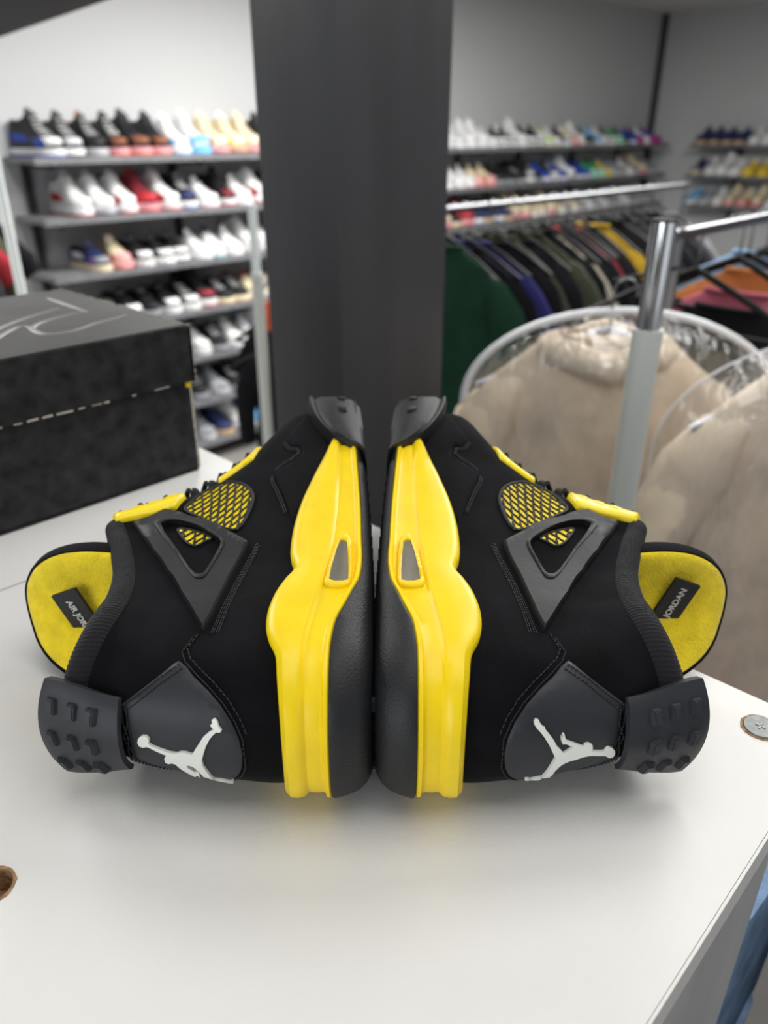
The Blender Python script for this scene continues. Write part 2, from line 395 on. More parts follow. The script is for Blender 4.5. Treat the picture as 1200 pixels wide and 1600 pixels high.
FEAT = {
    'counter_lat': [(.0384,.7977),(.0582,.7323),(.077,.66),(.0935,.6008),(.097,.582),(.0896,.5408),(.078,.501),(.0619,.4333),(.0452,.3762),(.0281,.3318),(.0123,.3066),(-.0009,.2927),(-.0179,.2943)],
    'wing_out': [(.364,.958),(.3668,.8988),(.3728,.8568),(.3328,.7722),(.2818,.6123),(.2332,.4353),(.218,.4436),(.1955,.4711),(.168,.486),(.1488,.4956),(.1298,.5111),(.1476,.5669),(.1913,.7055),(.238,.833),(.2818,.9028),(.3242,.9391)],
    'wing_hole': [(.3342,.878),(.3389,.8578),(.3315,.8197),(.3129,.7669),(.2839,.6781),(.2583,.5927),(.248,.5705),(.2355,.5859),(.22,.6059),(.2116,.6144),(.2123,.6475),(.2214,.689),(.2473,.7598),(.2788,.8204),(.3038,.8558)],
    'mesh_a': [(.3587,.8107),(.3747,.778),(.3863,.7299),(.382,.6596),(.3559,.5821),(.3317,.5211),(.3063,.4725),(.2918,.4625),(.2776,.4763),(.2617,.512),(.2785,.5941),(.3158,.7112)],
    'mesh_b': [(.3268,.8323),(.307,.7648),(.2714,.6362),(.2755,.6815),(.2728,.7232),(.2809,.7647),(.2975,.8013)],
    'mudguard': [(.3384,.2977),(.3236,.2651),(.3166,.2152),(.3075,.2065),(.3022,.256),(.3053,.3601),(.2927,.3448),(.2653,.285),(.2428,.2363),(.2291,.2057),(.24,.1753),(.2598,.1399),(.281,.1016),(.314,.0558),(.342,.1214),(.3736,.1561),(.3552,.232)],
    'quarter_seam': [(.2246,.3888),(.2081,.4173),(.1844,.4486),(.1543,.4683),(.1277,.4777)],
    'quarter_seam2': [(.2202,.3777),(.2031,.4023),(.1784,.4324),(.1502,.449),(.126,.4536)],
    'counter_seam': [(.108,.6062),(.1337,.6005),(.1429,.5752)],
    'seamb': [(.1234,.5571),(.1073,.5796),(.095,.5517),(.0815,.4983),(.066,.4353),(.0463,.3637),(.028,.3168),(.0112,.2895),(-.0026,.2714),(-.0224,.2686),(-.0331,.2677)],
    'vline': [(.0916,.5762),(.0769,.646),(.0373,.7912),(.0141,.7795),(-.0057,.7788),(-.0251,.7633)],
    'vline2': [(.0861,.5598),(.0707,.6352),(.0342,.7655),(.0158,.7575),(-.0042,.7554),(-.046,.7825)],
    'jump': [(.0007,.6683),(-.0005,.6562),(-.0019,.6226),(-.0032,.5882),(-.0029,.5572),(-.0009,.5376),(-.0006,.5155),(-.0013,.5005),(-.001,.4899),(.0013,.4791),(.0061,.4634),(.0142,.4413),(.0201,.4148),(.0225,.3976),(.0265,.4108),(.0288,.4024),(.0319,.4042),(.0336,.3941),(.0309,.3846),(.0258,.3789),(.0215,.3667),(.0197,.3727),(.0198,.3878),(.0162,.4036),(.0122,.4164),(.0047,.4345),(-.0009,.4487),(-.0061,.4576),(-.0123,.4563),(-.0224,.4437),(-.0396,.4299),(-.0384,.3969),(-.0408,.3711),(-.0418,.3553),(-.0459,.3597),(-.0444,.3772),(-.0411,.4161),(-.0367,.4409),(-.0332,.4688),(-.0221,.4783),(-.0168,.4919),(-.0145,.5079),(-.0148,.5213),(-.0193,.5199),(-.025,.4976),(-.0225,.4827),(-.0284,.4809),(-.0414,.4912),(-.0327,.4905),(-.0409,.5103),(-.0325,.5301),(-.0248,.5553),(-.0176,.5705),(-.0173,.5853),(-.0202,.601),(-.0189,.6133),(-.0124,.6129),(-.007,.6018),(-.0064,.6129),(-.0042,.6418),(-.0023,.6625),(-.0017,.6775),(-.0033,.6935),(-.0027,.7095),(-.0002,.7156),(.0032,.7093),(.0067,.6937),(.0075,.6764),(.0052,.6648),(.0023,.6633)],
    'tonguetab': [(.382,.6596),(.3811,.5891),(.3636,.5016),(.3537,.4828),(.3586,.5315),(.3617,.608),(.361,.6447)],
    'jumpR': [(-.0083,.7025),(-.0067,.6722),(-.0045,.6413),(-.0015,.6457),(.0006,.6415),(.0021,.6267),(.0019,.6131),(.0003,.6076),(.0011,.5969),(.0038,.5721),(.0068,.5477),(.0089,.5317),(.0122,.5253),(.0166,.5208),(.0157,.515),(.0125,.5169),(.0144,.5105),(.0085,.5128),(.0055,.5192),(.0056,.529),(.0035,.5454),(.0015,.562),(.0006,.5551),(-.0006,.5369),(-.0013,.526),(.001,.5126),(.0044,.4956),(.0105,.4821),(.0169,.4636),(.0222,.4467),(.0247,.4443),(.0253,.4377),(.0288,.4257),(.0323,.4193),(.0333,.4097),(.0307,.4022),(.0267,.4045),(.0234,.4135),(.0194,.4285),(.0142,.444),(.007,.4632),(.0018,.476),(-.0015,.4883),(-.0042,.4963),(-.0092,.4895),(-.0171,.4803),(-.0301,.468),(-.0472,.4573),(-.034,.4043),(-.0349,.3931),(-.0375,.3991),(-.0382,.414),(-.0371,.4314),(-.0357,.4568),(-.0418,.4956),(-.0237,.506),(-.0164,.5204),(-.0135,.5339),(-.0116,.556),(-.0113,.5829),(-.0099,.6127),(-.01,.6435),(-.0134,.6851),(-.0155,.7084),(-.0169,.714),(-.0222,.7335),(-.0227,.7507),(-.0177,.7566),(-.011,.7502),(-.0062,.735),(-.0044,.7175),(-.0058,.7048)],
}
def inpoly(p, poly):
    x, y = p; c = False; n = len(poly)
    for i in range(n):
        x1, y1 = poly[i]; x2, y2 = poly[i-1]
        if (y1 > y) != (y2 > y) and x < (x2-x1)*(y-y1)/(y2-y1)+x1: c = not c
    return c
def seg_dist(p, polys):
    m = 9
    for poly in polys:
        A = np.array(poly); B = np.roll(A, -1, 0); d = B-A; q = np.array(p)-A
        t = np.clip((q*d).sum(1)/((d*d).sum(1)+1e-15), 0, 1); e = q-d*t[:, None]
        m = min(m, float(np.sqrt((e*e).sum(1).min())))
    return m
def smooth_poly(poly, n=1):
    for _ in range(n):
        q = []
        for i in range(len(poly)):
            a, b = poly[i], poly[(i+1) % len(poly)]
            q += [(a[0]*.75+b[0]*.25, a[1]*.75+b[1]*.25), (a[0]*.25+b[0]*.75, a[1]*.25+b[1]*.75)]
        poly = q
    return poly
def metric(fn, poly):
    c = np.mean(np.array(poly), 0)
    sa = np.linalg.norm(fn(c[0]+.004, c[1])-fn(c[0]-.004, c[1]))/.008
    e = .0005 if fn is wsurf else .01
    sk = np.linalg.norm(fn(c[0], c[1]+e)-fn(c[0], c[1]-e))/(2*e)
    return float(sa), float(sk)
PMEMO = {}
def patch(name, fn, fnn, outline, t, material, parent, holes=(), bev=.0008, step=.004, base=-.0006, lift=0, flip=False, dense=.003, **props):
    """a raised panel that follows the curved surface fn, bounded by outline (surface coordinates)"""
    key = (name, fn.__name__, str(outline), t, bev, step, base, lift, str(holes))
    if key in PMEMO: return link(name, mesh(*PMEMO[key], ang=50), material, parent, **props)
    sa, sk = metric(fn, outline)
    polys = [[(x*sa, y*sk) for x, y in pl] for pl in (outline, *holes)]
    res = []
    for pl in polys:
        q = []
        for i in range(len(pl)):
            a, b = pl[i], pl[(i+1) % len(pl)]; l = math.hypot(b[0]-a[0], b[1]-a[1]); m = max(1, int(l/dense))
            q += [(a[0]+(b[0]-a[0])*j/m, a[1]+(b[1]-a[1])*j/m) for j in range(m)]
        res.append(q)
    pts = []; edges = []
    for q in res:
        o = len(pts); pts += q; edges += [(o+i, o+(i+1) % len(q)) for i in range(len(q))]
    nb = len(pts); extra = []
    def ok(p): return inpoly(p, polys[0]) and not any(inpoly(p, h) for h in polys[1:])
    if bev:
        for q in res:
            for i in range(len(q)):
                a, b = q[i-1], q[(i+1) % len(q)]; dx, dy = b[0]-a[0], b[1]-a[1]; l = math.hypot(dx, dy) or 1
                for sg in (1, -1):
                    for dd in (.4, 1.05):
                        p = (q[i][0]-dy/l*bev*dd*sg, q[i][1]+dx/l*bev*dd*sg)
                        if ok(p) and seg_dist(p, polys) > bev*dd*.8: extra.append(p)
    A = np.array(polys[0]); x0, y0 = A.min(0); x1, y1 = A.max(0)
    for i in range(int((x1-x0)/step)+2):
        for j in range(int((y1-y0)/step)+2):
            p = (x0+i*step+(j % 2)*step*.5, y0+j*step)
            if ok(p) and seg_dist(p, polys) > max(step*.45, bev*1.5): extra.append(p)
    pts += extra
    vs, es, fs, ov, oe, of = delaunay_2d_cdt([Vector(p) for p in pts], edges, [], 0, 1e-7)
    src = {}
    for i, o in enumerate(ov):
        for x in o: src[x] = i
    P2 = np.array([(v.x, v.y) for v in vs])
    D = np.array([seg_dist(p, polys) for p in P2])
    h = t*(np.clip(D/bev, 0, 1)*.45+.55) if bev else np.full(len(P2), t)
    base_p = fn(P2[:, 0]/sa, P2[:, 1]/sk); nn = fnn(P2[:, 0]/sa, P2[:, 1]/sk)
    V = [tuple(x) for x in base_p+nn*(h+lift)[:, None]]; F = []
    for f in fs:
        c = P2[list(f)].mean(0)
        if ok((c[0], c[1])): F.append(tuple(f))
    # walls
    cnt = {}
    for f in F:
        for i in range(len(f)):
            a, b = f[i], f[(i+1) % len(f)]; cnt[(a, b)] = 1
    low = {}
    lp = base_p+nn*base
    for (a, b) in list(cnt):
        if (b, a) not in cnt:
            for x in (a, b):
                if x not in low: low[x] = len(V); V.append(tuple(lp[x]))
            F.append((b, a, low[a], low[b]))
    PMEMO[key] = (V, F)
    return link(name, mesh(V, F, ang=50), material, parent, **props)
def stitches(name, fn, fnn, paths, material, parent, offs=(0,), pitch=.0026, ln=.0017, r=.00032, lift=.0003):
    V, F = [], []
    for path in paths:
        sa, sk = metric(fn, path)
        for of in offs:
            P = [np.array((x*sa, y*sk)) for x, y in path]
            L = 0; pos = 0
            for i in range(len(P)-1):
                d = P[i+1]-P[i]; l = np.linalg.norm(d); d = d/(l+1e-12); nrm = np.array((-d[1], d[0]))*of
                while pos < L+l:
                    q = P[i]+d*(pos-L)+nrm
                    pts = []
                    for k in (-.5, -.25, .25, .5):
                        z = q+d*(ln*k); x = fn(z[0]/sa, z[1]/sk)+fnn(z[0]/sa, z[1]/sk)*(lift-(r*1.2 if abs(k) == .5 else 0))
                        pts.append(Vector(x))
                    tube_geo(pts, r, 5, V=V, F=F, caps=False)
                    pos += pitch
                L += l
    return link(name, mesh(V, F, ang=180), material, parent, kind='stuff')
def strand(fn, fnn, p, q, r, lift, V, F, n=5, seg=.003):
    pass
def loop_rings(name, rings, material, parent, cap0=False, cap1=False, flip=False, **props):
    """rings: list of (N,3) arrays, closed loops"""
    n = len(rings[0]); V = [tuple(p) for r in rings for p in r]; F = []
    for i in range(len(rings)-1):
        for k in range(n):
            F.append((i*n+k, i*n+(k+1) % n, (i+1)*n+(k+1) % n, (i+1)*n+k))
    if cap0: F.append(tuple(reversed(range(n))))
    if cap1: F.append(tuple(range((len(rings)-1)*n, len(rings)*n)))
    if flip: F = [tuple(reversed(f)) for f in F]
    return link(name, mesh(V, F, ang=38), material, parent, **props)
def text_mesh(body, size, material, name, parent, M, extrude=.0002, bold=0.0, **props):
    c = bpy.data.curves.new('t', 'FONT'); c.body = body; c.size = size; c.extrude = extrude; c.align_x = 'CENTER'; c.align_y = 'CENTER'
    c.resolution_u = 3; c.offset = bold
    o = bpy.data.objects.new('t', c); COL.objects.link(o)
    dg = bpy.context.evaluated_depsgraph_get(); me = bpy.data.meshes.new_from_object(o.evaluated_get(dg))
    bpy.data.objects.remove(o); me.transform(M)
    return link(name, me, material, parent, **props)

def build_shoe(side, label, logo, text_order):
    base = Vector((SHOE_X0+side*.07, SHOE_Y0+.15, 0))
    root = thing('sneaker', label, 'sneaker', base, group=None)
    MM = Matrix.Translation(-base) @ shoe_matrix(side)
    def fl(o): return o
    A = np.linspace(0, 1, 180, endpoint=False)
    # outsole
    u, w = foot(A); nu, nw = foot_n(A); vb = vbase(u); vl = vlow(u)
    rings = []
    for fr, of in ((0, -.012), (.06, -.007), (.18, -.003), (.38, .0002), (.65, .0022), (.93, .0036), (1.0, .0032)):
        rings.append(np.stack([u+nu*of, vb+(vl-vb)*fr, w+nw*of], -1))
    rings.append(np.stack([u-nu*.010, vl+.001, w-nw*.010], -1))
    sole = loop_rings('outsole', rings, RUB, root, cap0=True, cap1=True)
    # tread bars under the outsole
    V, F = [], []
    for i in range(26):
        uu = .012+i*.0112; ww = np.array([float(Med(uu))+.012, float(Lat(uu))-.012])
        cc = float(capf(uu, .033, 2.6)*capf(UL-uu, .052, 2.3)); cn = ww.mean(); ww = cn+(ww-cn)*cc
        vv = float(vbase(uu)); o = len(V)
        n_ = 9
        for j in range(n_):
            x = ww[0]+(ww[1]-ww[0])*j/(n_-1); z = .0018*(-1)**j
            V += [(uu+z, vv-.0008, x), (uu+.006+z, vv-.0008, x), (uu+z, vv+.002, x), (uu+.006+z, vv+.002, x)]
        for j in range(n_-1):
            b = o+4*j; F += [(b, b+1, b+5, b+4), (b+2, b, b+4, b+6), (b+1, b+3, b+7, b+5)]
    link('tread', mesh(V, F, ang=30), RUB, root, kind='stuff')
    # midsole wall
    vt, vc = vtop(u), vcre(u)
    tp_ = np.clip((u-.205)/.02, 0, 1); vt = vt-(vt-vl-.002)*np.clip((u-.222)/.02, 0, 1)*.8; vc = np.minimum(vc, vl+(vt-vl)*.6)
    spec = [(lambda: vl+.0004, -.010), (lambda: vl+.0002, .0022), (lambda: vl+.0010, .0032), (lambda: vl+.0024, .0032), (lambda: vl+.0030, .0016),
            (lambda: vl+.0040, .0009), (lambda: vl+(vc-vl)*.7, .0011), (lambda: vc-.0006, .0007), (lambda: vc+.0005, .0016), (lambda: vc+.0014, .0027),
            (lambda: vc+(vt-vc)*.4, .0034), (lambda: vc+(vt-vc)*.75, .0032), (lambda: vt-.0022, .0024), (lambda: vt-.0007, .0012), (lambda: vt, -.0006), (lambda: vt-.0008, -.010)]
    rings = []
    for f, of in spec:
        v = f(); oo_ = of-.005*tp_; rings.append(np.stack([u+nu*oo_, v, w+nw*oo_], -1))
    mid = loop_rings('midsole', rings, YEL, root, cap0=True, cap1=True)
    # toe rubber
    ids = [i for i in range(180) if u[i] > .187]
    a0, a1 = A[ids[0]], A[ids[-1]]; AT = np.linspace(a0, a1, 90)
    ut, wt = foot(AT); nt_, nv_ = foot_n(AT); vr = vrub(ut); vbt = vbase(ut); P = []
    for fr, of in ((0, -.009), (0, -.001), (.12, .0035), (.5, .0058), (.8, .0056), (.87, .0040), (.92, .0042), (.97, .0062), (1.0, .0058), (1.03, .002), (1.0, -.009)):
        P.append(np.stack([ut+nt_*of*1., vbt+(np.maximum(vr, vbt+.0005)-vbt)*fr - (.0006 if fr == 0 else 0), wt+nv_*of], -1))
    V = [tuple(p) for r in P for p in r]; n = len(AT); F = []
    for i in range(len(P)-1):
        for k in range(n-1): F.append((i*n+k, i*n+k+1, (i+1)*n+k+1, (i+1)*n+k))
    F.append(tuple(i*n for i in range(len(P)))); F.append(tuple(reversed([i*n+n-1 for i in range(len(P))])))
    toe = link('toe_bumper', mesh(V, F, ang=40), RUB, root)
    # grooves on the bumper: small raised bars
    bars = []
    def tsurf(a, v):
        q = wsurf(a, v); nn = wsurf_n(a, v); return q+nn*.0042
    for (aa, v0, v1) in ((.345, .020, .026), (.375, .022, .028), (.41, .022, .029), (.60, .022, .028), (.655, .022, .028)):
        patch('bumper_lug', tsurf, wsurf_n, [(aa-.003, v0), (aa+.004, v0), (aa+.006, v1), (aa-.001, v1)], .0011, RUB, toe, bev=.0004, step=.003)
    # upper
    K = np.linspace(0, 1, 44); rings = []
    for k in K: rings.append(surf(A, k))
    # puffed ankle padding between collar and heel panel
    up = loop_rings('upper', rings, BLK, root)
    # lining: falls inside from the collar
    rings = []
    for k, of in ((1, 0), (1.0, -.004), (.95, -.009), (.85, -.010), (.7, -.010), (.5, -.010), (.35, -.010)):
        rings.append(surf(A, k)+surf_n(A, max(k-.02, 0))*of)
    loop_rings('lining', rings, BLK2, root, cap1=True)
    # rolled collar
    AC = np.concatenate([np.linspace(-.405, .405, 120)])
    path = [surf(a % 1.0, 1.0) + np.array([0, .0008, 0]) for a in AC]
    rr = [.0060+.0018*math.sin(math.pi*(i/119)) for i in range(120)]
    cn = [surf_n(a % 1.0, .98) for a in AC]
    path = [p-n_*.0042 for p, n_ in zip(path, cn)]
    PA = np.array(path); ds = np.r_[0, np.cumsum(np.linalg.norm(np.diff(PA, axis=0), axis=1))]
    m = int(ds[-1]/.00045); sv = np.linspace(0, ds[-1], m); Vx, Fx = [], []; nr = 16
    PP = np.stack([np.interp(sv, ds, PA[:, k]) for k in range(3)], -1); CN = np.stack([np.interp(sv, ds, np.array(cn)[:, k]) for k in range(3)], -1)
    RR = np.interp(sv, ds, rr)*np.clip(np.minimum(sv, ds[-1]-sv)/.004+.35, .35, 1)
    for i in range(m):
        t_ = Vector(PP[min(i+3, m-1)]-PP[max(i-3, 0)]).normalized(); n_ = Vector(CN[i]); b_ = t_.cross(n_).normalized(); n_ = b_.cross(t_)
        for q in range(nr):
            th = 2*math.pi*q/nr; rad = RR[i]+.00016*math.cos(math.pi*i/2)
            Vx.append(Vector(PP[i])+n_*(rad*math.cos(th))+b_*(rad*math.sin(th))+t_*(.0022*math.sin(th-.6)))
    for i in range(m-1):
        for q in range(nr): Fx.append((i*nr+q, i*nr+(q+1) % nr, (i+1)*nr+(q+1) % nr, (i+1)*nr+q))
    Fx.append(tuple(reversed(range(nr)))); Fx.append(tuple(range((m-1)*nr, m*nr)))
    link('collar', mesh(Vx, Fx, ang=180), RIB, root)
    S, N = surf, surf_n
    def both(name, pl, t, material, holes=(), **k):
        o = patch(name, S, N, pl, t, material, root, holes=holes, **k)
        o2 = patch(name, S, N, [(-x, y) for x, y in reversed(pl)], t, material, root, holes=[[(-x, y) for x, y in reversed(h)] for h in holes], **k)
        return o, o2
    # quarter panel edge, toe overlay
    both('toe_overlay', FEAT['mudguard'], .0011, BLK)
    # netting: yellow cloth under black strands
    net = [FEAT['mesh_a'], FEAT['mesh_b']]
    for sg in (1, -1):
        for pl0 in net:
            pl = [(sg*x, y) for x, y in pl0]; pl = pl if sg > 0 else pl[::-1]
            par = patch('yellow_netting_backing', S, N, smooth_poly(pl), .0006, YELB, root, bev=0, step=.005)
            sa, sk = metric(S, pl); V, F = [], []
            Q = np.array([(x*sa, y*sk) for x, y in pl]); c = Q.mean(0); R = 1.2*np.abs(Q-c).max()
            poly = [tuple(q) for q in Q]
            for th in (math.radians(-74*sg), math.radians(4*sg)):
                d = np.array((math.cos(th), math.sin(th))); nn = np.array((-d[1], d[0]))
                for j in range(-24, 25):
                    run = []
                    for i in range(int(2*R/.0012)+1):
                        q = c+nn*(j*.0062)+d*(-R+i*.0012)
                        q = q+nn*.00035*math.sin(i*1.3+j*2)
                        if inpoly(q, poly): run.append(q)
                        elif run:
                            if len(run) > 1: tube_geo([Vector(S(q_[0]/sa, q_[1]/sk)+N(q_[0]/sa, q_[1]/sk)*.0009) for q_ in run], .00062, 6, V=V, F=F, caps=False)
                            run = []
                    if len(run) > 1: tube_geo([Vector(S(q_[0]/sa, q_[1]/sk)+N(q_[0]/sa, q_[1]/sk)*.0009) for q_ in run], .00062, 6, V=V, F=F, caps=False)
            link('netting', mesh(V, F, ang=180), TPU, par, kind='stuff')
    def rim(pl, r, material, nm, close=True):
        for sg in (1, -1):
            q = [(sg*x, y) for x, y in pl]; pts = []
            for i in range(len(q) if close else len(q)-1):
                a, b = q[i], q[(i+1) % len(q)]
                for j in range(4): z = (a[0]+(b[0]-a[0])*j/4, a[1]+(b[1]-a[1])*j/4); pts.append(Vector(S(*z)+N(*z)*.0006))
            V, F = tube_geo(pts, r, 6, closed=close); link(nm, mesh(V, F, ang=180), material, root)
    rim(smooth_poly(FEAT['mesh_a'], 2), .0011, TPU, 'netting_rim')
    rim(smooth_poly(FEAT['mesh_b'], 2), .0008, THR, 'netting_rim')
    # wings
    wo, wh = FEAT['wing_out'], smooth_poly(FEAT['wing_hole'], 1)
    w1, w2 = both('lace_wing', wo, .0034, TPU, holes=[wh], bev=.0008, step=.0035, dense=.0016, lift=.0004, base=-.002)
    for sg, wp in ((1, w1), (-1, w2)):                  # raised inner frame round the triangular hole
        c = np.mean(np.array(wh), 0); big = [(c[0]+(x-c[0])*1.13, c[1]+(y-c[1])*1.13) for x, y in wh]
        if sg < 0: bo, ho = [(-x, y) for x, y in reversed(big)], [[(-x, y) for x, y in reversed(wh)]]
        else: bo, ho = big, [wh]
        patch('wing_hole_rim', S, N, bo, .0008, TPU, wp, holes=ho, bev=.0007, step=.003, lift=.0038, base=-.0035)
    # yellow lace locks
    for pl, t in (([(.383, 1.0), (.378, .93), (.372, .83), (.40, .80), (.46, .81), (.462, .90), (.46, 1.0)], .0042),
                  ([(.381, .50), (.388, .56), (.392, .67), (.43, .675), (.452, .60), (.445, .51), (.42, .46)], .0026)):
        a_, b_ = both('lace_lock', pl, t, YELB, bev=.0014, step=.004)
        if t > .004:
            for sg, pp in ((1, a_), (-1, b_)):
                for i in range(3):
                    for j in range(2):
                        x, y = sg*(.405+.022*j), .845+.045*i
                        patch('stud', S, N, [(x-.007, y-.014), (x+.007, y-.014), (x+.007, y+.014), (x-.007, y+.014)][::1 if sg > 0 else -1], .0006, YELB, pp, bev=.0005, step=.003, lift=.0042)
    # laces over the instep
    lc = LACE
    for i, k in enumerate((.53, .60, .67, .74, .81, .88, .95)):
        for dr in (1, -1):
            pts = []
            for t in np.linspace(0, 1, 12):
                a = .5+dr*(t-.5)*.13; kk = min(k+.045*(t-.5)*1.2, .995)
                pts.append(Vector(S(a, kk)+N(a, kk)*(.0042+.0022*math.sin(math.pi*t)+(.0012 if dr > 0 else 0))))
            tube('lace', pts, [.0012+.0013*math.sin(math.pi*min(max(t, .1), .9)) for t in np.linspace(0, 1, 12)], lc, root, n=8)
    for sg in (1, -1):
        for k in (.56, .63, .70, .77, .84):
            a = .5+sg*.062; p = Vector(S(a, k)+N(a, k)*.002)
            b = bmesh.new(); bmesh.ops.create_uvsphere(b, u_segments=10, v_segments=6, radius=.0036)
            bmesh.ops.transform(b, matrix=Matrix.Translation(p) @ Matrix.Diagonal((1.2, .8, 1, 1)), verts=b.verts)
            link('lace_loop', from_bm(b, ang=180), lc, root)
    # heel panel
    cl = FEAT['counter_lat']; cl = [p for p in cl if p[0] > .006]
    top = float(cl[0][1])
    full = cl+[(0.0, cl[-1][1]-.01)]+[(-x, y) for x, y in reversed(cl)]+[(-.025, top-.03), (0, top-.035), (.025, top-.03)]
    patch('heel_panel', S, N, full, .0008, CNT, root, bev=.0005, step=.005, dense=.004)
    sb = FEAT['seamb']; sb = [p for p in sb if p[0] > .004]
    ring_ = sb+[(-x, y) for x, y in reversed(sb)]
    stitches('stitching', S, N, [ring_, [(x+.004, y-.018) for x, y in ring_ if x > 0]], THR, root, lift=.0006)
    for nm in ('vline', 'vline2'):
        pl = [p for p in FEAT[nm]]; pl = [p for p in pl if p[0] > 0]+[(0, pl[-1][1])]
        stitches('stitching', S, N, [pl+[(-x, y) for x, y in reversed(pl[:-1])]], THR, root, lift=.0013)
    for nm in ('quarter_seam', 'quarter_seam2'):
        pl = FEAT[nm]; stitches('stitching', S, N, [pl, [(-x, y) for x, y in pl]], THR, root, offs=(0, .0012), lift=.0004, pitch=.0022, ln=.0014)
    md = FEAT['mudguard'][:9]
    stitches('stitching', S, N, [md, [(-x, y) for x, y in md]], THR, root, offs=(.0022, .0036) if False else (-.0020, -.0034), lift=.0013, pitch=.0022, ln=.0014)
    # raised seam of the quarter over the heel (padded ankle edge)
    # emblem
    patch('emblem', S, N, logo, .0014, WHT, root, bev=0, step=.005, lift=.0007, dense=.003)
    # air window in the midsole, lateral and medial
    win = [(.1975, .0190), (.1985, .0160), (.195, .0142), (.158, .0125), (.1545, .0136), (.1545, .0206), (.159, .0222)]
    big = [(.2035, .0192), (.2035, .0150), (.199, .0122), (.158, .0106), (.150, .0122), (.1495, .0225), (.156, .0245)]
    for sg in (1, -1):
        a_ = [(sg*x % 1.0, y) for x, y in win]; b_ = [(sg*x % 1.0, y) for x, y in big]
        if sg < 0: a_, b_ = a_[::-1], b_[::-1]
        fr = patch('air_window_frame', wsurf, wsurf_n, smooth_poly(b_, 1), .0022, YEL, root, holes=[smooth_poly(a_, 1)], bev=.0009, step=.003)
        patch('air_window', wsurf, wsurf_n, a_, .0006, GRY, fr, bev=0, step=.004)
    # heel tab with nine nubs
    def tabf(p, q):
        p, q = np.broadcast_arrays(np.asarray(p, float), np.asarray(q, float)); sm = p*p*(3-2*p)
        wv = .0380-.004*p+q*(.0205+.0060*sm)
        v = .1088+p*(.0400-.0055*q**2)
        u_ = (.0055+.009*q*q)*(1-p)+(.0215+.004*q*q)*p
        return np.stack([u_, v, wv], -1)
    def tabn(p, q):
        e = 1e-3; dp = tabf(np.asarray(p)+e, q)-tabf(np.asarray(p)-e, q); dq = tabf(p, np.asarray(q)+e)-tabf(p, np.asarray(q)-e)
        n = np.cross(dp, dq); n /= np.linalg.norm(n, axis=-1, keepdims=True); return np.where(n[..., :1] > 0, -n, n)
    nP, nQ = 14, 18; V, F = [], []
    for lay in (0, 1):
        for i in range(nP):
            for j in range(nQ):
                p, q = i/(nP-1), -1+2*j/(nQ-1); edge = (i == nP-1 or j in (0, nQ-1))
                off = (.0006+.0022*min(1, p*3)-.0008*edge) if lay == 0 else -.0020
                V.append(tuple(tabf(p, q)+tabn(p, q)*off))
    for i in range(nP-1):
        for j in range(nQ-1):
            a = i*nQ+j; F.append((a, a+1, a+nQ+1, a+nQ)); b = a+nP*nQ; F.append((b, b+nQ, b+nQ+1, b+1))
    rimi = [i*nQ for i in range(nP)]+[(nP-1)*nQ+j for j in range(1, nQ)]+[i*nQ+nQ-1 for i in range(nP-2, -1, -1)]+[j for j in range(nQ-2, 0, -1)]
    o_ = nP*nQ
    for i in range(len(rimi)): a, b = rimi[i], rimi[(i+1) % len(rimi)]; F.append((a, b, b+o_, a+o_))
    tab = link('heel_tab', mesh(V, F, ang=50), CNT, root)
    bm_ = bmesh.new(); bm_.from_mesh(tab.data); bmesh.ops.recalc_face_normals(bm_, faces=bm_.faces); bm_.to_mesh(tab.data); bm_.free()
    for i, p in enumerate((.30, .54, .80)):
        for j, q in enumerate((-.60, 0.0, .60)):
            c = tabf(p, q); n_ = tabn(p, q); x = tabf(p+.02, q)-tabf(p-.02, q); x /= np.linalg.norm(x); y = np.cross(n_, x)
            Mx = Matrix(((x[0], y[0], n_[0], c[0]+n_[0]*.0033), (x[1], y[1], n_[1], c[1]+n_[1]*.0033), (x[2], y[2], n_[2], c[2]+n_[2]*.0033), (0, 0, 0, 1)))
            bb = bmesh.new(); r = bmesh.ops.create_cube(bb, size=1)
            for v in bb.verts:
                s_ = .62 if v.co.z > 0 else 1
                v.co = Vector((v.co.x*.0060*s_, v.co.y*.0082*(.8 if v.co.z > 0 else 1), v.co.z*.0030))
            bmesh.ops.bevel(bb, geom=list(bb.edges), offset=.0005, segments=2, affect='EDGES')
            bmesh.ops.transform(bb, matrix=Mx, verts=bb.verts)
            link('nub', from_bm(bb, ang=40), CNT, tab)
    # tongue standing behind the collar; t-plane nearly square to the length of the shoe
    TU = .370-SHOE_Y0
    outl = [(.122, .070), (.146, .0712), (.160, .0712), (.177, .0675), (.192, .058), (.2005, .046), (.203, .036), (.2005, .024), (.192, .010), (.172, .001), (.150, -.001), (.122, .002)]
    ctr = (.155, .044)
    def tongue_pt(v, w, d): return (TU+d-(.010 if w > .044 else .026)*((w-.044)/.04)**2+.10*(v-.15), v, w)
    oo = smooth_poly(outl, 2); V, F = [], []; n = len(oo)
    for sc, d in ((.96, .010), (1.0, .007), (1.0, .002), (.985, -.0004), (.955, -.0008)):
        for v, w in oo: V.append(tongue_pt(ctr[0]+(v-ctr[0])*sc, ctr[1]+(w-ctr[1])*sc, d))
    for i in range(4):
        for k in range(n): F.append((i*n+k, i*n+(k+1) % n, (i+1)*n+(k+1) % n, (i+1)*n+k))
    F.append(tuple(range(n)))
    tong = link('tongue', mesh(V, F, ang=50), BLK, root)
    V, F = [], []
    for sc, d in ((.96, -.0005), (.93, -.0022), (.85, -.0038), (.6, -.0046), (.3, -.0048)):
        for v, w in oo: V.append(tongue_pt(ctr[0]+(v-ctr[0])*sc, ctr[1]+(w-ctr[1])*sc, d))
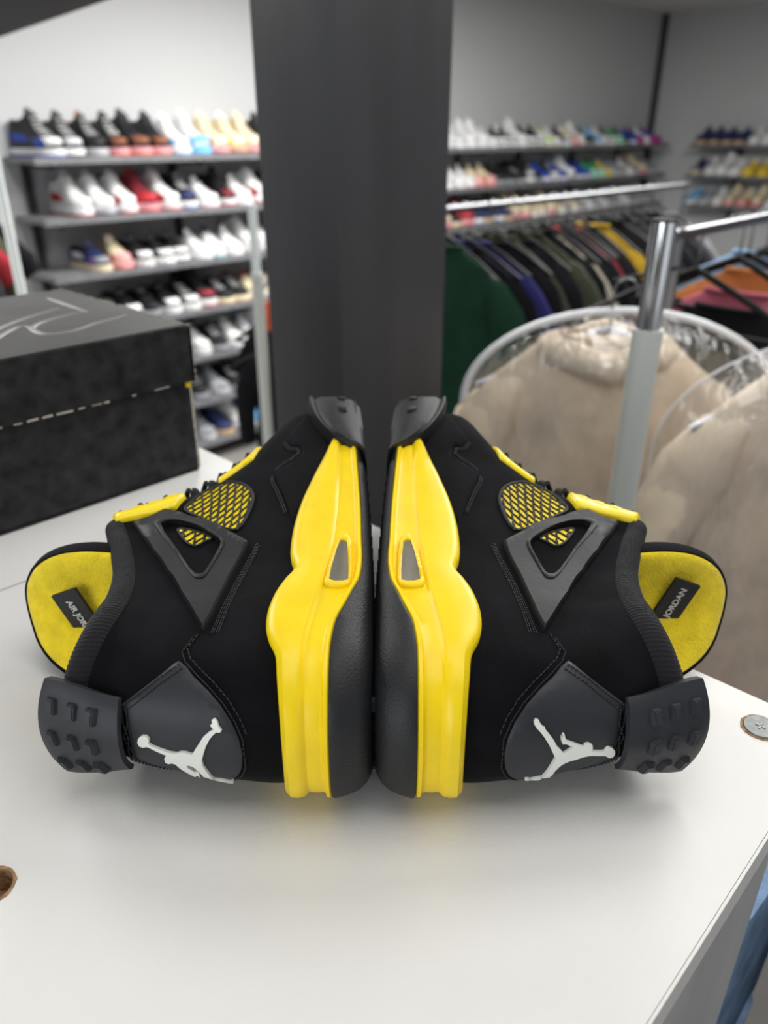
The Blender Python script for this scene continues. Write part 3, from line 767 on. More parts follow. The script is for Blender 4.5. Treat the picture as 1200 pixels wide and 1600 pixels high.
    for i in range(4):
        for k in range(n): F.append((i*n+k, i*n+(k+1) % n, (i+1)*n+(k+1) % n, (i+1)*n+k))
    F.append(tuple(range(4*n, 5*n)))
    yl = link('tongue_lining', mesh(V, F, ang=180), YELT, tong, label='yellow terry tongue lining')
    # woven label: a frame placed in the tongue plane
    c = Vector(tongue_pt(.1640, .031-.005*(side < 0), -.0062)); ax = Vector((0, -.38, -.92)).normalized()   # reading direction for side -1
    if text_order < 0: ax = -ax
    nrm = Vector((-1, .1, 0)).normalized(); upv = nrm.cross(ax) ; upv.normalize()
    if side > 0: upv = -upv
    Mx = Matrix(((ax.x, upv.x, nrm.x, c.x), (ax.y, upv.y, nrm.y, c.y), (ax.z, upv.z, nrm.z, c.z), (0, 0, 0, 1)))
    bb = bmesh.new(); box_bm(bb, (0, 0, -.0008), (.046, .016, .0022), bevel=.0004); bmesh.ops.transform(bb, matrix=Mx, verts=bb.verts)
    link('woven_label', from_bm(bb), LBL, tong)
    text_mesh('AIR JORDAN', .0050 if side < 0 else .0052, SLV, 'lettering', tong, Mx @ Matrix.Translation((-.003 if side < 0 else .004, 0, .0006)), extrude=.00015, bold=.00012)
    # put everything into place: shoe space -> world
    for o in list(COL.objects):
        q = o; top_ = None
        while q.parent: q = q.parent
        if q is root and o.type == 'MESH' and not o.get('_done'):
            o.data.transform(MM)
            if MM.to_3x3().determinant() < 0: o.data.flip_normals()
            o['_done'] = 1
    for o in COL.objects:
        if '_done' in o: del o['_done']
    return root
build_shoe(-1, 'black sneaker lying on its side, sole to the right, label reading down its tongue', FEAT['jump'], 1)
build_shoe(1, 'black sneaker lying on its side, sole to the left, label reading up its tongue', FEAT['jumpR'], -1)

# ---------------------------------------------------------------- shelf wall with rows of sneakers
SHELFM = mat('grey painted shelf', (.15, .15, .16), .45, vary=.15, vscale=20)
STD = mat('black steel upright', (.02, .02, .021), .5)
OBJ = mat('sneaker leather', (.5, .5, .5), .5, objcol=True, vary=.08, vscale=60, spec=.4)
OBJR = mat('sneaker sole rubber', (.5, .5, .5), .6, objcol=True, spec=.35)
CLOTH = mat('garment cloth', (.5, .5, .5), .92, objcol=True, vary=.16, vscale=14, bump=.5, bscale=90, spec=.15)
ORD = ['first', 'second', 'third', 'fourth', 'fifth', 'sixth', 'seventh', 'eighth', 'ninth', 'tenth', 'eleventh', 'twelfth', 'thirteenth',
       'fourteenth', 'fifteenth', 'sixteenth', 'seventeenth', 'eighteenth', 'nineteenth', 'twentieth', 'twenty-first', 'twenty-second',
       'twenty-third', 'twenty-fourth', 'twenty-fifth', 'twenty-sixth', 'twenty-seventh', 'twenty-eighth', 'twenty-ninth', 'thirtieth']
def small_shoe(low):
    """display sneaker: x forward, y sideways, z up, origin under the middle of the sole"""
    root = bpy.data.objects.new('sneaker', None); COL.objects.link(root)
    kt = .80 if low else 1.0; zs = .92 if low else 1.12
    A = np.linspace(0, 1, 26, endpoint=False)
    def tr(P): P = np.asarray(P); return np.stack([P[..., 0]-.155, .052-P[..., 2], P[..., 1]*zs], -1)
    def rings(rs, cap0=False, cap1=False): 
        return [tr(r) for r in rs]
    def add(nm, rs, m, c0=False, c1=False): return loop_rings(nm, [tr(r) for r in rs], m, root, cap0=c0, cap1=c1)
    u, w = foot(A); nu, nw = foot_n(A)
    f = lambda v, of: np.stack([u+nu*of, 0*u+v, w+nw*of], -1)
    add('sole', [f(0, -.004), f(.003, .001), f(.018, .003), f(.030, .002), f(.031, -.008)], OBJR, True, True)
    add('outsole', [f(-.0, .0025), f(.006, .0036), f(.008, .0034)], OBJR)
    add('upper', [surf(A, k) for k in np.linspace(0, kt, 10)], OBJ)
    add('lining', [surf(A, kt), surf(A, kt)-surf_n(A, kt-.05)*.008, surf(A, kt*.7)-surf_n(A, kt*.65)*.012], OBJ, False, True)
    def pan(nm, a0, a1, k0, k1, of, na=8, nk=4):
        V = []; F = []
        for i in range(na+1):
            for j in range(nk+1):
                a = a0+(a1-a0)*i/na; k = k0+(k1-k0)*j/nk; b = 0 if (i in (0, na) or j in (0, nk)) else 1
                V.append(tuple(tr(surf(a, k)+surf_n(a, min(k, .97))*(of if b else -.0005))))
        for i in range(na):
            for j in range(nk): q = i*(nk+1)+j; F.append((q, q+nk+1, q+nk+2, q+1))
        return V, F
    for nm, args in (('toe_cap', [(.40, .60, .08, .40, .002)]), ('toe_overlay', [(.30, .39, .05, .42, .0022), (.61, .70, .05, .42, .0022)]),
                     ('heel_overlay', [(-.10, .10, .05, kt*.8, .0022)]), ('side_stripe', [(.13, .27, .25, .62, .0022), (.73, .87, .25, .62, .0022)])):
        for ar in args: link(nm, mesh(*pan(nm, *ar), ang=60), OBJ, root)
    tp = []; 
    for sc, d in ((1, 0), (1, .006)):
        for v, w_ in ((.10, .028), (.10, .068), (.155, .070), (.172, .058), (.172, .038), (.155, .026)):
            tp.append(tuple(tr(np.array([.150-(v-.10)*.3+d+(.02 if low else 0), v*(.9 if low else 1), w_]))))
    link('tongue', mesh(tp, [tuple(reversed(range(6))), tuple(range(6, 12))]+[(i, (i+1) % 6, (i+1) % 6+6, i+6) for i in range(6)], ang=30), OBJ, root)
    V, F = [], []
    for k in (.5, .6, .7, .8, .9):
        if k > kt: break
        tube_geo([Vector(tr(surf(a, k)+surf_n(a, min(k, .95))*.004)) for a in (.44, .47, .5, .53, .56)], .0022, 5, V=V, F=F)
    link('laces', mesh(V, F), OBJ, root)
    return root
HI, LO = small_shoe(False), small_shoe(True)
C = dict(black=(.012, .012, .014), white=(.72, .72, .72), grey=(.28, .29, .31), royal=(.02, .06, .36), sky=(.16, .42, .72), orange=(.55, .10, .02), brown=(.20, .07, .03),
         cream=(.70, .60, .42), red=(.42, .02, .03), pink=(.72, .32, .34), navy=(.02, .03, .10), teal=(.05, .45, .50), green=(.05, .35, .14), lime=(.45, .70, .05),
         yellow=(.75, .55, .06), gum=(.45, .28, .12), purple=(.16, .08, .30), tan=(.48, .33, .20), maroon=(.20, .02, .03), mint=(.45, .75, .62), magenta=(.5, .04, .20), silver=(.5, .5, .52))
# scheme: words, upper, overlays, toe cap, sole, outsole, stripe, tongue, low?
S_ = {
 'bw': ('royal blue and black high-top', 'black', 'royal', 'white', 'white', 'royal', 'royal', 'black', 0),
 'bg': ('black and grey high-top', 'black', 'black', 'silver', 'white', 'black', 'grey', 'black', 0),
 'bb': ('black and off-white', 'black', 'black', 'black', 'silver', 'grey', 'silver', 'brown', 0),
 'bo': ('black with rust orange toe', 'black', 'black', 'brown', 'pink', 'orange', 'black', 'black', 0),
 'ws': ('white and pale blue', 'white', 'sky', 'white', 'white', 'sky', 'white', 'white', 0),
 'ss': ('sky blue and white', 'white', 'sky', 'sky', 'sky', 'sky', 'sky', 'white', 0),
 'cb': ('cream and dusty pink', 'cream', 'tan', 'cream', 'pink', 'brown', 'cream', 'cream', 0),
 'cy': ('cream and brown', 'cream', 'yellow', 'cream', 'tan', 'maroon', 'brown', 'white', 0),
 'wr': ('white high-top with red sole', 'white', 'white', 'white', 'white', 'red', 'red', 'white', 0),
 'wn': ('white and navy', 'white', 'white', 'white', 'silver', 'navy', 'navy', 'white', 0),
 'rw': ('red and white', 'white', 'red', 'white', 'white', 'red', 'red', 'white', 0),
 'rr': ('dark red', 'maroon', 'red', 'red', 'pink', 'red', 'black', 'orange', 0),
 'nb': ('black and royal blue soled', 'black', 'black', 'navy', 'white', 'royal', 'royal', 'black', 0),
 'br': ('black and deep red', 'black', 'black', 'maroon', 'white', 'red', 'red', 'black', 0),
 'ww': ('plain white low', 'white', 'white', 'white', 'white', 'white', 'silver', 'white', 1),
 'wp': ('white and pink', 'white', 'white', 'white', 'white', 'pink', 'pink', 'white', 1),
 'gn': ('dark slate and white', 'navy', 'purple', 'grey', 'cream', 'cream', 'white', 'navy', 1),
 'wk': ('white low with black stripe', 'black', 'white', 'white', 'white', 'black', 'black', 'black', 1),
 'kw': ('black low with white toe', 'black', 'black', 'white', 'white', 'white', 'white', 'black', 1),
 'tl': ('white and teal', 'white', 'teal', 'white', 'white', 'teal', 'teal', 'black', 1),
 'co': ('coral and cream', 'cream', 'orange', 'pink', 'pink', 'orange', 'cream', 'cream', 1),
 'kk': ('all black', 'black', 'black', 'black', 'grey', 'black', 'black', 'black', 1),
 'kg': ('black low with gum sole', 'black', 'black', 'black', 'cream', 'gum', 'maroon', 'black', 1),
 'cr': ('cream low with red heel', 'cream', 'cream', 'cream', 'white', 'cream', 'red', 'maroon', 1),
 'yl': ('lime yellow', 'white', 'lime', 'lime', 'white', 'lime', 'lime', 'lime', 1),
 'gm': ('green and mint', 'green', 'mint', 'mint', 'mint', 'green', 'green', 'green', 1),
 'ry': ('royal blue low', 'royal', 'royal', 'royal', 'white', 'royal', 'white', 'royal', 1),
 'yy': ('mustard yellow', 'yellow', 'yellow', 'yellow', 'yellow', 'yellow', 'cream', 'cream', 1),
 'ng': ('navy low with tan sole', 'navy', 'navy', 'navy', 'tan', 'tan', 'navy', 'navy', 1),
 'mg': ('magenta and blue', 'royal', 'magenta', 'magenta', 'magenta', 'magenta', 'royal', 'red', 1),
 'lb': ('light blue and white low', 'sky', 'white', 'sky', 'white', 'white', 'white', 'sky', 1),
 'gy': ('grey low', 'grey', 'silver', 'grey', 'silver', 'grey', 'white', 'grey', 1),
 'wg': ('white and pale grey high-top', 'white', 'silver', 'white', 'white', 'silver', 'silver', 'white', 0),
}
rnd = random.Random(5)
PROTO_FREE = {0: HI, 1: LO}
def put_shoe(key, p, rz, label, group, sc=1.0):
    w_, up, ov, tc, so, os_, st, tg, low = S_[key]
    src = (HI, LO)[low]; fresh = PROTO_FREE.pop(low, None)
    cols = {'upper': up, 'toe_cap': tc, 'toe_overlay': ov, 'heel_overlay': ov, 'sole': so, 'outsole': os_, 'side_stripe': st, 'tongue': tg, 'lining': tg, 'laces': up if up != 'black' else ('black' if rnd.random() < .6 else 'white')}
    if fresh: r = src; kids = list(src.children)
    else:
        r = src.copy(); COL.objects.link(r); kids = []
        for c in [c for c in src.children]:
            d = c.copy(); COL.objects.link(d); d.parent = r; kids.append(d)
    r.location = p; r.rotation_euler = (0, 0, rz); r.scale = (sc, sc*(1 if rnd.random() < .5 else -1), sc)
    r['label'] = label; r['category'] = 'sneaker'; r['group'] = group
    for d in kids:
        k = d.name.split('.')[0]; c = C[cols[k]]; j = rnd.uniform(.88, 1.1); d.color = (c[0]*j, c[1]*j, c[2]*j, 1)
SZ = [.175-.25*i for i in range(7)]
AF = 3.60
names_ = ['top shelf', 'second shelf', 'third shelf', 'fourth shelf', 'fifth shelf', 'sixth shelf', 'lowest shelf']
toe_out = math.atan2(-eA.y, -eA.x)
def shelf_run(b0, b1, rows, word):
    for i in rows:
        t = thing('wall_shelf', f'{names_[i]} of grey shelving {word}', 'shelf')
        t.matrix_world = RM
        box('shelf_board', ((b0+b1)/2, AF+.155, SZ[i]-.013), (b1-b0, .31, .024), SHELFM, t, bevel=.002)
        box('lip', ((b0+b1)/2, AF-.004, SZ[i]-.013), (b1-b0, .008, .030), SHELFM, t)
        k = b0+.09
        while k < b1:
            box('bracket', (k, AF+.17, SZ[i]-.037), (.022, .27, .022), STD, t); k += .78
    t = thing('shelf_uprights', f'black steel uprights carrying the shelves {word}', 'uprights'); t.matrix_world = RM
    k = b0+.09
    while k < b1:
        box('upright', (k, WA-.012, (SZ[rows[0]]+SZ[rows[-1]])/2-.1), (.035, .022, SZ[rows[0]]-SZ[rows[-1]]+.15), STD, t); k += .78
shelf_run(1.56, 3.35, range(7), 'left of the pillar')
shelf_run(3.95, 7.55, range(3), 'between the pillar and the corner')
LEFT = [
 (['bw', 'bg', 'bb', 'bo', 'bo', 'bo', 'ws', 'ss', 'cb', 'cy', 'cb', 'bo', 'kk'], 1.66, .112),
 (['wr', 'wn', 'rw', 'rr', 'rw', 'nb', 'wp', 'br', 'ww', 'rw', 'bg', 'kk'], 1.76, .117),
 (['gn', 'co', 'kw', 'kw', 'wk', 'ww', 'tl', 'ww', 'wg', 'ww', 'ww', 'bg'], 1.82, .112),
 (['kw', 'kk', 'kw', 'kw', 'br', 'kg', 'kg', 'cr', 'cr', 'wp', 'ww'], 1.95, .110),
 (['gn', 'kk', 'ww', 'kk', 'ww', 'ww', 'ss', 'lb', 'ww'], 2.10, .115),
 (['kk', 'gy', 'kk', 'kk', 'gy', 'kk'], 2.30, .12),
 (['gy', 'ng', 'wn', 'lb', 'ww', 'gy'], 2.30, .12)]
for i, (keys, b0, pitch) in enumerate(LEFT):
    for j, k in enumerate(keys):
        sc = 1.0+rnd.uniform(-.04, .05)
        put_shoe(k, ab(AF+.145*sc+.012+rnd.uniform(0, .012), b0+pitch*j+rnd.uniform(-.006, .006), SZ[i]), toe_out+rnd.uniform(-.05, .05)+.12,
                 f'{S_[k][0]} sneaker, {ORD[j]} on the left {names_[i]}', f'sneakers on the {names_[i]} left of the pillar', sc)
R1 = ['wg', 'wg', 'ww', 'wg', 'wg', 'ww', 'wk', 'wk', 'wg', 'wk', 'wk', 'yl', 'wp', 'kw', 'co', 'rw', 'kk', 'lb', 'ww', 'kw', 'gm', 'kk', 'ry', 'mg', 'ww', 'mg', 'mg']
R2 = ['kk', 'ww', 'ww', 'wp', 'co', 'co', 'kk', 'kk', 'kk', 'bg', 'kk', 'ry', 'wk', 'ry', 'wn', 'ry', 'ry', 'gm', 'gm', 'yy', 'gy', 'gy', 'ww', 'gy', 'cb', 'gy', 'gy']
R3 = ['kg', 'cb', 'kg', 'rr', 'nb', 'ng', 'nb', 'ng', 'cb', 'cb', 'cr', 'cr', 'cb', 'cr', 'gy', 'cr', 'gy', 'ww', 'gy', 'ww', 'gy', 'gy', 'wg', 'gy', 'gy', 'gy', 'gy']
for i, keys in enumerate((R1, R2, R3)):
    for j, k in enumerate(keys):
        sc = 1.0+rnd.uniform(-.05, .06)
        put_shoe(k, ab(AF+.145*sc+.012+rnd.uniform(0, .012), 4.28+.120*j+rnd.uniform(-.008, .008), SZ[i]), toe_out+rnd.uniform(-.08, .08)+.1,
                 f'{S_[k][0]} sneaker, {ORD[j]} past the pillar on the {names_[i]}', f'sneakers on the {names_[i]} right of the pillar', sc)
# shelves on the far right wall
BF = WB-.31
for i in range(3):
    t = thing('wall_shelf', f'{names_[i]} of grey shelving on the far right wall', 'shelf'); t.matrix_world = RM
    z = SZ[i]
    box('shelf_board', (BF+.152, 2.35, z-.013), (.30, 2.0, .024), SHELFM, t, bevel=.002)
    for k in (3.0, 2.2, 1.6): box('bracket', (BF+.17, k, z-.037), (.26, .022, .022), STD, t)
t = thing('shelf_uprights', 'black steel uprights on the far right wall', 'uprights'); t.matrix_world = RM
for k in (3.0, 2.2, 1.6): box('upright', (WB-.012, k, SZ[1]-.1), (.022, .035, .70), STD, t)
toe_b = math.atan2(-eB.y, -eB.x)
RB = (['ng', 'ng', 'ng', 'ng', 'ww', 'wg', 'ww', 'wg', 'ww'], ['gn', 'ww', 'wg', 'ww', 'yy', 'yy', 'yy', 'yy', 'yy'], ['lb', 'gy', 'ww', 'cb', 'co', 'cb', 'tl', 'lb', 'tl'])
for i, keys in enumerate(RB):
    for j, k in enumerate(keys):
        sc = 1.0+rnd.uniform(-.04, .05)
        put_shoe(k, ab(3.27-.118*j, BF+.145*sc+.012, SZ[i]), toe_b+rnd.uniform(-.1, .1)-.2,
                 f'{S_[k][0]} sneaker, {ORD[j]} along the far right wall, {names_[i]}', f'sneakers on the far right wall, {names_[i]}', sc)

# ---------------------------------------------------------------- garment racks, hangers and clothes
CHR = mat('chrome tube', (.22, .225, .235), .36, metal=1)
CHRP = mat('polished chrome', (.62, .63, .65), .13, metal=1)
WTUBE = mat('off-white enamelled tube', (.60, .62, .58), .4)
BPL = mat('black plastic hanger', (.006, .006, .006), .65, spec=.2)
WPL = mat('clear grey plastic hanger', (.55, .56, .60), .25)
PIPE_ = mat('white cover piping', (.80, .81, .83), .4)
FILM = bpy.data.materials.new('clear garment film'); FILM.use_nodes = True
_n = FILM.node_tree.nodes; _l = FILM.node_tree.links; _n.remove(_n['Principled BSDF'])
_t = _n.new('ShaderNodeBsdfTransparent'); _g = _n.new('ShaderNodeBsdfGlossy'); _m = _n.new('ShaderNodeMixShader'); _b = _n.new('ShaderNodeBump')
_x = _n.new('ShaderNodeTexNoise'); _c = _n.new('ShaderNodeTexCoord'); _p = _n.new('ShaderNodeMapping'); _p.inputs['Scale'].default_value = (1.6, 1, .45)
_x.inputs['Scale'].default_value = 16; _x.inputs['Detail'].default_value = 3; _x.inputs['Distortion'].default_value = 1.2
_b.inputs['Strength'].default_value = 1; _b.inputs['Distance'].default_value = .016
_t.inputs['Color'].default_value = (.97, .97, .98, 1); _g.inputs['Roughness'].default_value = .12; _m.inputs['Fac'].default_value = .12
_l.new(_c.outputs['Object'], _p.inputs[0]); _l.new(_p.outputs[0], _x.inputs['Vector']); _l.new(_x.outputs[0], _b.inputs['Height']); _l.new(_b.outputs[0], _g.inputs['Normal'])
_l.new(_t.outputs[0], _m.inputs[1]); _l.new(_g.outputs[0], _m.inputs[2]); _l.new(_m.outputs[0], _n['Material Output'].inputs[0])
def garment_mesh(L=.62, hw=.225, th=.035, seed=0, neck=.075, drop=.085):
    r = random.Random(seed); ph = [r.uniform(0, 6) for _ in range(6)]
    rows = [(0, neck), (-.02, neck+.035), (-drop*.55, hw*.72), (-drop, hw*.93), (-drop-.05, hw), (-drop-.15, hw*.97), (-L*.5, hw*.96), (-L*.7, hw*.98), (-L*.85, hw), (-L+.01, hw*1.01), (-L, hw*.99)]
    n = 28; V = []; F = []
    for i, (z, w) in enumerate(rows):
        q = min(1, i/4); t = th*(.45+.55*q)
        for k in range(n):
            a = 2*math.pi*k/n; cx, cy = math.cos(a), math.sin(a)
            x = w*math.copysign(abs(cx)**.7, cx); y = t*math.copysign(abs(cy)**.8, cy)
            fold = (.002+th*.14)*q*math.sin(x*38+ph[0]+z*3)+(.001+th*.08)*q*math.sin(x*71+ph[1]-z*5)
            V.append((x, y+fold, z+.006*math.sin(x*25+ph[2])*(z < -.3)))
    for i in range(len(rows)-1):
        for k in range(n): F.append((i*n+k, (i+1)*n+k, (i+1)*n+(k+1) % n, i*n+(k+1) % n))
    F.append(tuple(range(n))); F.append(tuple(reversed(range((len(rows)-1)*n, len(rows)*n))))
    return mesh(V, F, ang=60)
def sleeve_mesh(sgn, hw=.225, long_=True, seed=0, flat=.36):
    r = random.Random(seed+9); pts = [(sgn*hw*.66, 0, -.070), (sgn*hw*.84, 0, -.100), (sgn*hw*.97, .004, -.155)]
    if long_: pts += [(sgn*(hw+.035), .01, -.26), (sgn*(hw+.048), .0, -.38), (sgn*(hw+.05), -.006, -.50), (sgn*(hw+.045), 0, -.53)]
    else: pts += [(sgn*(hw+.05), .0, -.22), (sgn*(hw+.07), 0, -.26)]
    rad = [.018, .040, .056, .052, .045, .040, .032][:len(pts)]
    V, F = tube_geo(pts, rad, 14)
    V = [Vector((v[0]+.004*math.sin(v[2]*60+r.random()), v[1]*flat, v[2])) for v in V]
    return mesh(V, F, ang=60)
GM = [(garment_mesh(seed=s, th=.015+.004*(s % 3)), sleeve_mesh(1, long_=s % 2 == 0, seed=s), sleeve_mesh(-1, long_=s % 2 == 0, seed=s)) for s in range(4)]
def hood_mesh():
    V, F = [], []; n, m = 30, 12
    for i in range(n):
        t = 2*math.pi*i/n; cx, cy, cz = .088*math.cos(t), .030*math.sin(t), -.028-.020*(1-abs(math.cos(t)))*(1 if math.sin(t) < 0 else -1)
        for k in range(m):
            a = 2*math.pi*k/m; rr_ = .021
            V.append((cx+rr_*1.5*math.cos(a)*math.cos(t), cy+rr_*1.2*math.cos(a)*math.sin(t), cz+rr_*1.3*math.sin(a)+.003*math.sin(5*t)))
    for i in range(n):
        for k in range(m): F.append((i*m+k, ((i+1) % n)*m+k, ((i+1) % n)*m+(k+1) % m, i*m+(k+1) % m))
    return mesh(V, F, ang=180)
HOODM = hood_mesh()
def hanger_meshes(r=.0065):
    V, F = tube_geo([(.21, 0, -.105), (.12, 0, -.055), (.04, 0, -.018), (0, 0, 0), (-.04, 0, -.018), (-.12, 0, -.055), (-.21, 0, -.105), (-.17, 0, -.112), (0, 0, -.112), (.17, 0, -.112)], r, 8, closed=True)
    m1 = mesh(V, F, ang=180)
    pts = [(0, 0, -.002), (0, 0, .045)]+[(.019-.019*math.cos(t), 0, .060+.019*math.sin(t)) for t in np.linspace(-.3, math.pi+.5, 9)]
    V, F = tube_geo(pts, .0017, 6); return m1, mesh(V, F, ang=180)
HB, HH = hanger_meshes()
TOPZ = .079     # hook crown above the hanger's shoulder point
def hang(p, rz, kind, col, gi, label, cat, hlabel, group, hgroup, hmat=None, hood=False, lw=1.0, gap=.012):
    h = thing('hanger', hlabel, 'hanger', p, rz, hgroup)
    link('hanger_arms', HB if hmat is None else HB.copy(), hmat or BPL, h); link('hook', HH, CHR, h)
    g = thing(kind, label, cat, (p[0], p[1], p[2]-gap), rz, group); g.scale = (lw, 1, lw)
    b, s1, s2 = GM[gi]
    for nm, m in (('body', b), ('sleeve', s1), ('sleeve', s2)):
        o = link(nm, m, CLOTH, g); o.color = (*col, 1)
    V, F = tube_geo([(.078*math.cos(t), .020*math.sin(t), .002-.010*math.cos(t)**2*0-.012*(math.sin(t) < 0)*abs(math.sin(t))) for t in np.linspace(0, 2*math.pi, 16, endpoint=False)], .006, 6, closed=True)
    o = link('collar', mesh(V, F, ang=180), CLOTH, g); o.color = (*[c*.8 for c in col], 1)
    if hood: o = link('hood', HOODM, CLOTH, g); o.color = (*[c*.92 for c in col], 1)
    return g
def rack(label, a, b0, b1, z, posts, r=.0095, lower=None):
    t = thing('garment_rack', label, 'rack'); t.matrix_world = RM
    tube('rail', [(b0, a, z), (b1, a, z)], r, CHR, t, n=14)
    for b in posts:
        tube('post', [(b, a, z+.01), (b, a, FLOOR+.05)], r, CHR, t, n=14)
        tube('foot', [(b, a-.24, FLOOR+.04), (b, a+.24, FLOOR+.04)], .012, CHR, t)
        for s in (-.24, .24): box('caster', (b, a+s, FLOOR+.016), (.022, .03, .03), BPL, t, bevel=.004)
    return t
B1A = 1.455
rack('chrome garment rack of dark clothes right of the pillar', B1A, 1.60, 3.27, .085, (1.63, 3.25))
D = dict(black=(.010, .010, .012), char=(.035, .036, .04), green=(.012, .045, .026), olive=(.06, .065, .04), mustard=(.42, .26, .02), red=(.35, .03, .04), grey=(.16, .16, .17), white=(.62, .61, .60),
         navy=(.03, .03, .14), cream=(.50, .44, .34), pink=(.55, .14, .20), blue=(.25, .42, .66), orange=(.60, .25, .08), teal=(.06, .22, .33), beige=(.60, .52, .42), silver=(.40, .40, .43))
seq1 = ['green', 'black', 'black', 'navy', 'black', 'olive', 'black', 'olive', 'black', 'cream', 'black', 'black', 'red', 'black', 'mustard', 'black', 'black', 'black', 'char', 'black', 'black', 'char', 'black', 'grey']
wd = dict(char='charcoal', navy='navy blue', mustard='mustard yellow')
for j, c in enumerate(seq1):
    b = 1.70+.060*j
    hang(ab(B1A+rnd.uniform(-.02, .02), b, .085+.0095-TOPZ), ROOMROT+math.pi/2+rnd.uniform(-.10, .10), 'hanging_shirt', D[c], j % 4,
         f'{wd.get(c, c)} garment, {ORD[j]} from the pillar on the rack of dark clothes', 'shirt',
         f'black hanger holding the {ORD[j]} garment on the dark clothes rack', 'dark clothes on the middle rack', 'hangers of the middle rack', lw=rnd.uniform(.86, 1.06), gap=rnd.uniform(.012, .045))
B2A = .605
rack('chrome garment rack behind the chrome-topped post', B2A, 1.34, 3.1, .120, (1.36, 3.08))
seq2 = ['black', 'pink', 'orange', 'blue', 'blue', 'blue', 'navy', 'blue', 'white', 'blue', 'white', 'red', 'white', 'teal', 'white', 'black', 'blue', 'char', 'white']
for j, c in enumerate(seq2):
    b = 1.66+.066*j
    hang(ab(B2A+rnd.uniform(-.015, .015), b, .120+.0095-TOPZ), ROOMROT+math.pi/2+rnd.uniform(-.1, .1), 'hanging_shirt', D[c], (j+1) % 4,
         f'{wd.get(c, c)} garment, {ORD[j]} from the near end of the rack by the right edge', 'shirt',
         f'black hanger holding the {ORD[j]} garment on the rack by the right edge', 'bright clothes on the right rack', 'hangers of the right rack', lw=rnd.uniform(.9, 1.05), gap=.012+max(0, .085-.030*j)+rnd.uniform(0, .02))
# the thick post with chrome top and enamelled sleeve
t = thing('rack_post', 'upright rack post with polished chrome top and off-white lower sleeve', 'post', (.333, .97, 0))
tube('chrome_tube', [(0, 0, FLOOR+.05), (0, 0, .1835)], .0150, CHRP, t, n=28)
tube('tube_cap', [(0, 0, .1835), (0, 0, .1865)], .0154, BPL, t, n=28)
tube('enamelled_sleeve', [(0, 0, FLOOR+.05), (0, 0, .056)], .0190, WTUBE, t, n=28)
tube('foot', [(-.2, -.2, FLOOR+.025), (.2, .2, FLOOR+.025)], .02, WTUBE, t)
# beige hoodies under clear covers with white piping
def cover(p, rz, hw, L, label, hoop=True):
    t = thing('garment_cover', label, 'cover', p, rz, None)
    prof = []
    for th in np.linspace(math.pi/2, 0, 14): prof.append((hw*math.sin(math.pi/2-th)**1.0 if False else hw*math.cos(th), -.16+.16*math.sin(th)))
    half = prof+[(hw*1.005, -.30), (hw*1.01, -L)]
    pts = [(-x, -.0, z) for x, z in reversed(half)]+[(x, 0, z) for x, z in half[1:]]
    tube('piping', [(x, 0, z) for x, y, z in pts], .0062 if hoop else .0015, PIPE_, t, n=8)
    V, F = [], []; nx, nz = 30, 26; rr_ = random.Random(int(p[0]*1000))
    for s in (-1, 1):
        base = len(V)
        for i in range(nz+1):
            for j in range(nx+1):
                x = hw*(-1+2*j/nx); top = -.16+.16*math.sqrt(max(0, 1-(x/hw)**2)); z = top+(-L-top)*i/nz
                e = math.sin(math.pi*j/nx)**.5*min(1, i/3)**.5
                wr = .007*math.sin(x*42+z*13+3*math.sin(z*9))+.005*math.sin(z*38+x*20)+.003*math.sin(x*110+z*60)
                V.append((x, s*(.082+wr*1.2)*e, z))
        for i in range(nz):
            for j in range(nx): q = base+i*(nx+1)+j; F.append((q, q+1, q+nx+2, q+nx+1))
    link('clear_film', mesh(V, F, ang=180), FILM, t)
    return t
pA = Vector((.40, 1.27, .017)); pB = Vector((.650, 1.05, .030))
BEI = (.84, .70, .53)
GM.append((garment_mesh(L=.56, hw=.195, th=.036, seed=21, neck=.085, drop=.07), sleeve_mesh(1, .195, True, 21, .8), sleeve_mesh(-1, .195, True, 21, .8)))
gA = hang(pA-Vector((.028, 0, .028)), -.12, 'hoodie', BEI, 4, 'beige hoodie in a clear cover behind the chrome-topped post', 'hoodie', 'hanger inside the clear cover behind the post', None, None, WPL, True)
cover(pA, -.12, .262, .62, 'clear white-edged garment cover behind the chrome-topped post')
gB = hang(pB-Vector((0, 0, .028)), .05, 'hoodie', (.86, .72, .55), 4, 'beige hoodie at the right edge, half outside the picture', 'hoodie', 'hanger inside the clear cover at the right edge', None, None, WPL, True)
cover(pB, .05, .262, .62, 'clear garment film over the beige hoodie at the right edge', False)
hang(ab(B2A, 1.46, .120+.0095-TOPZ), ROOMROT+math.pi/2, 'jacket', (.05, .055, .045), 1, 'dark olive jacket nearest the chrome-topped post on the right rack', 'jacket', 'hanger of the olive jacket behind the chrome-topped post', None, None, gap=.12)
t = thing('garment_rack', 'chrome rail above the beige hoodies, beyond the right edge', 'rack')
tube('rail', [(.64, 1.05, .055-.010), (.95, 1.06, .055-.010)], .010, CHR, t); pr_ = ab(B2A, 1.36); tube('face_out_arm', [(.366, 1.268, .0655), (pr_.x, pr_.y-.012, .0655)], .003, BPL, t)
tube('post', [(.94, 1.06, .065), (.94, 1.06, FLOOR)], .011, CHR, t)
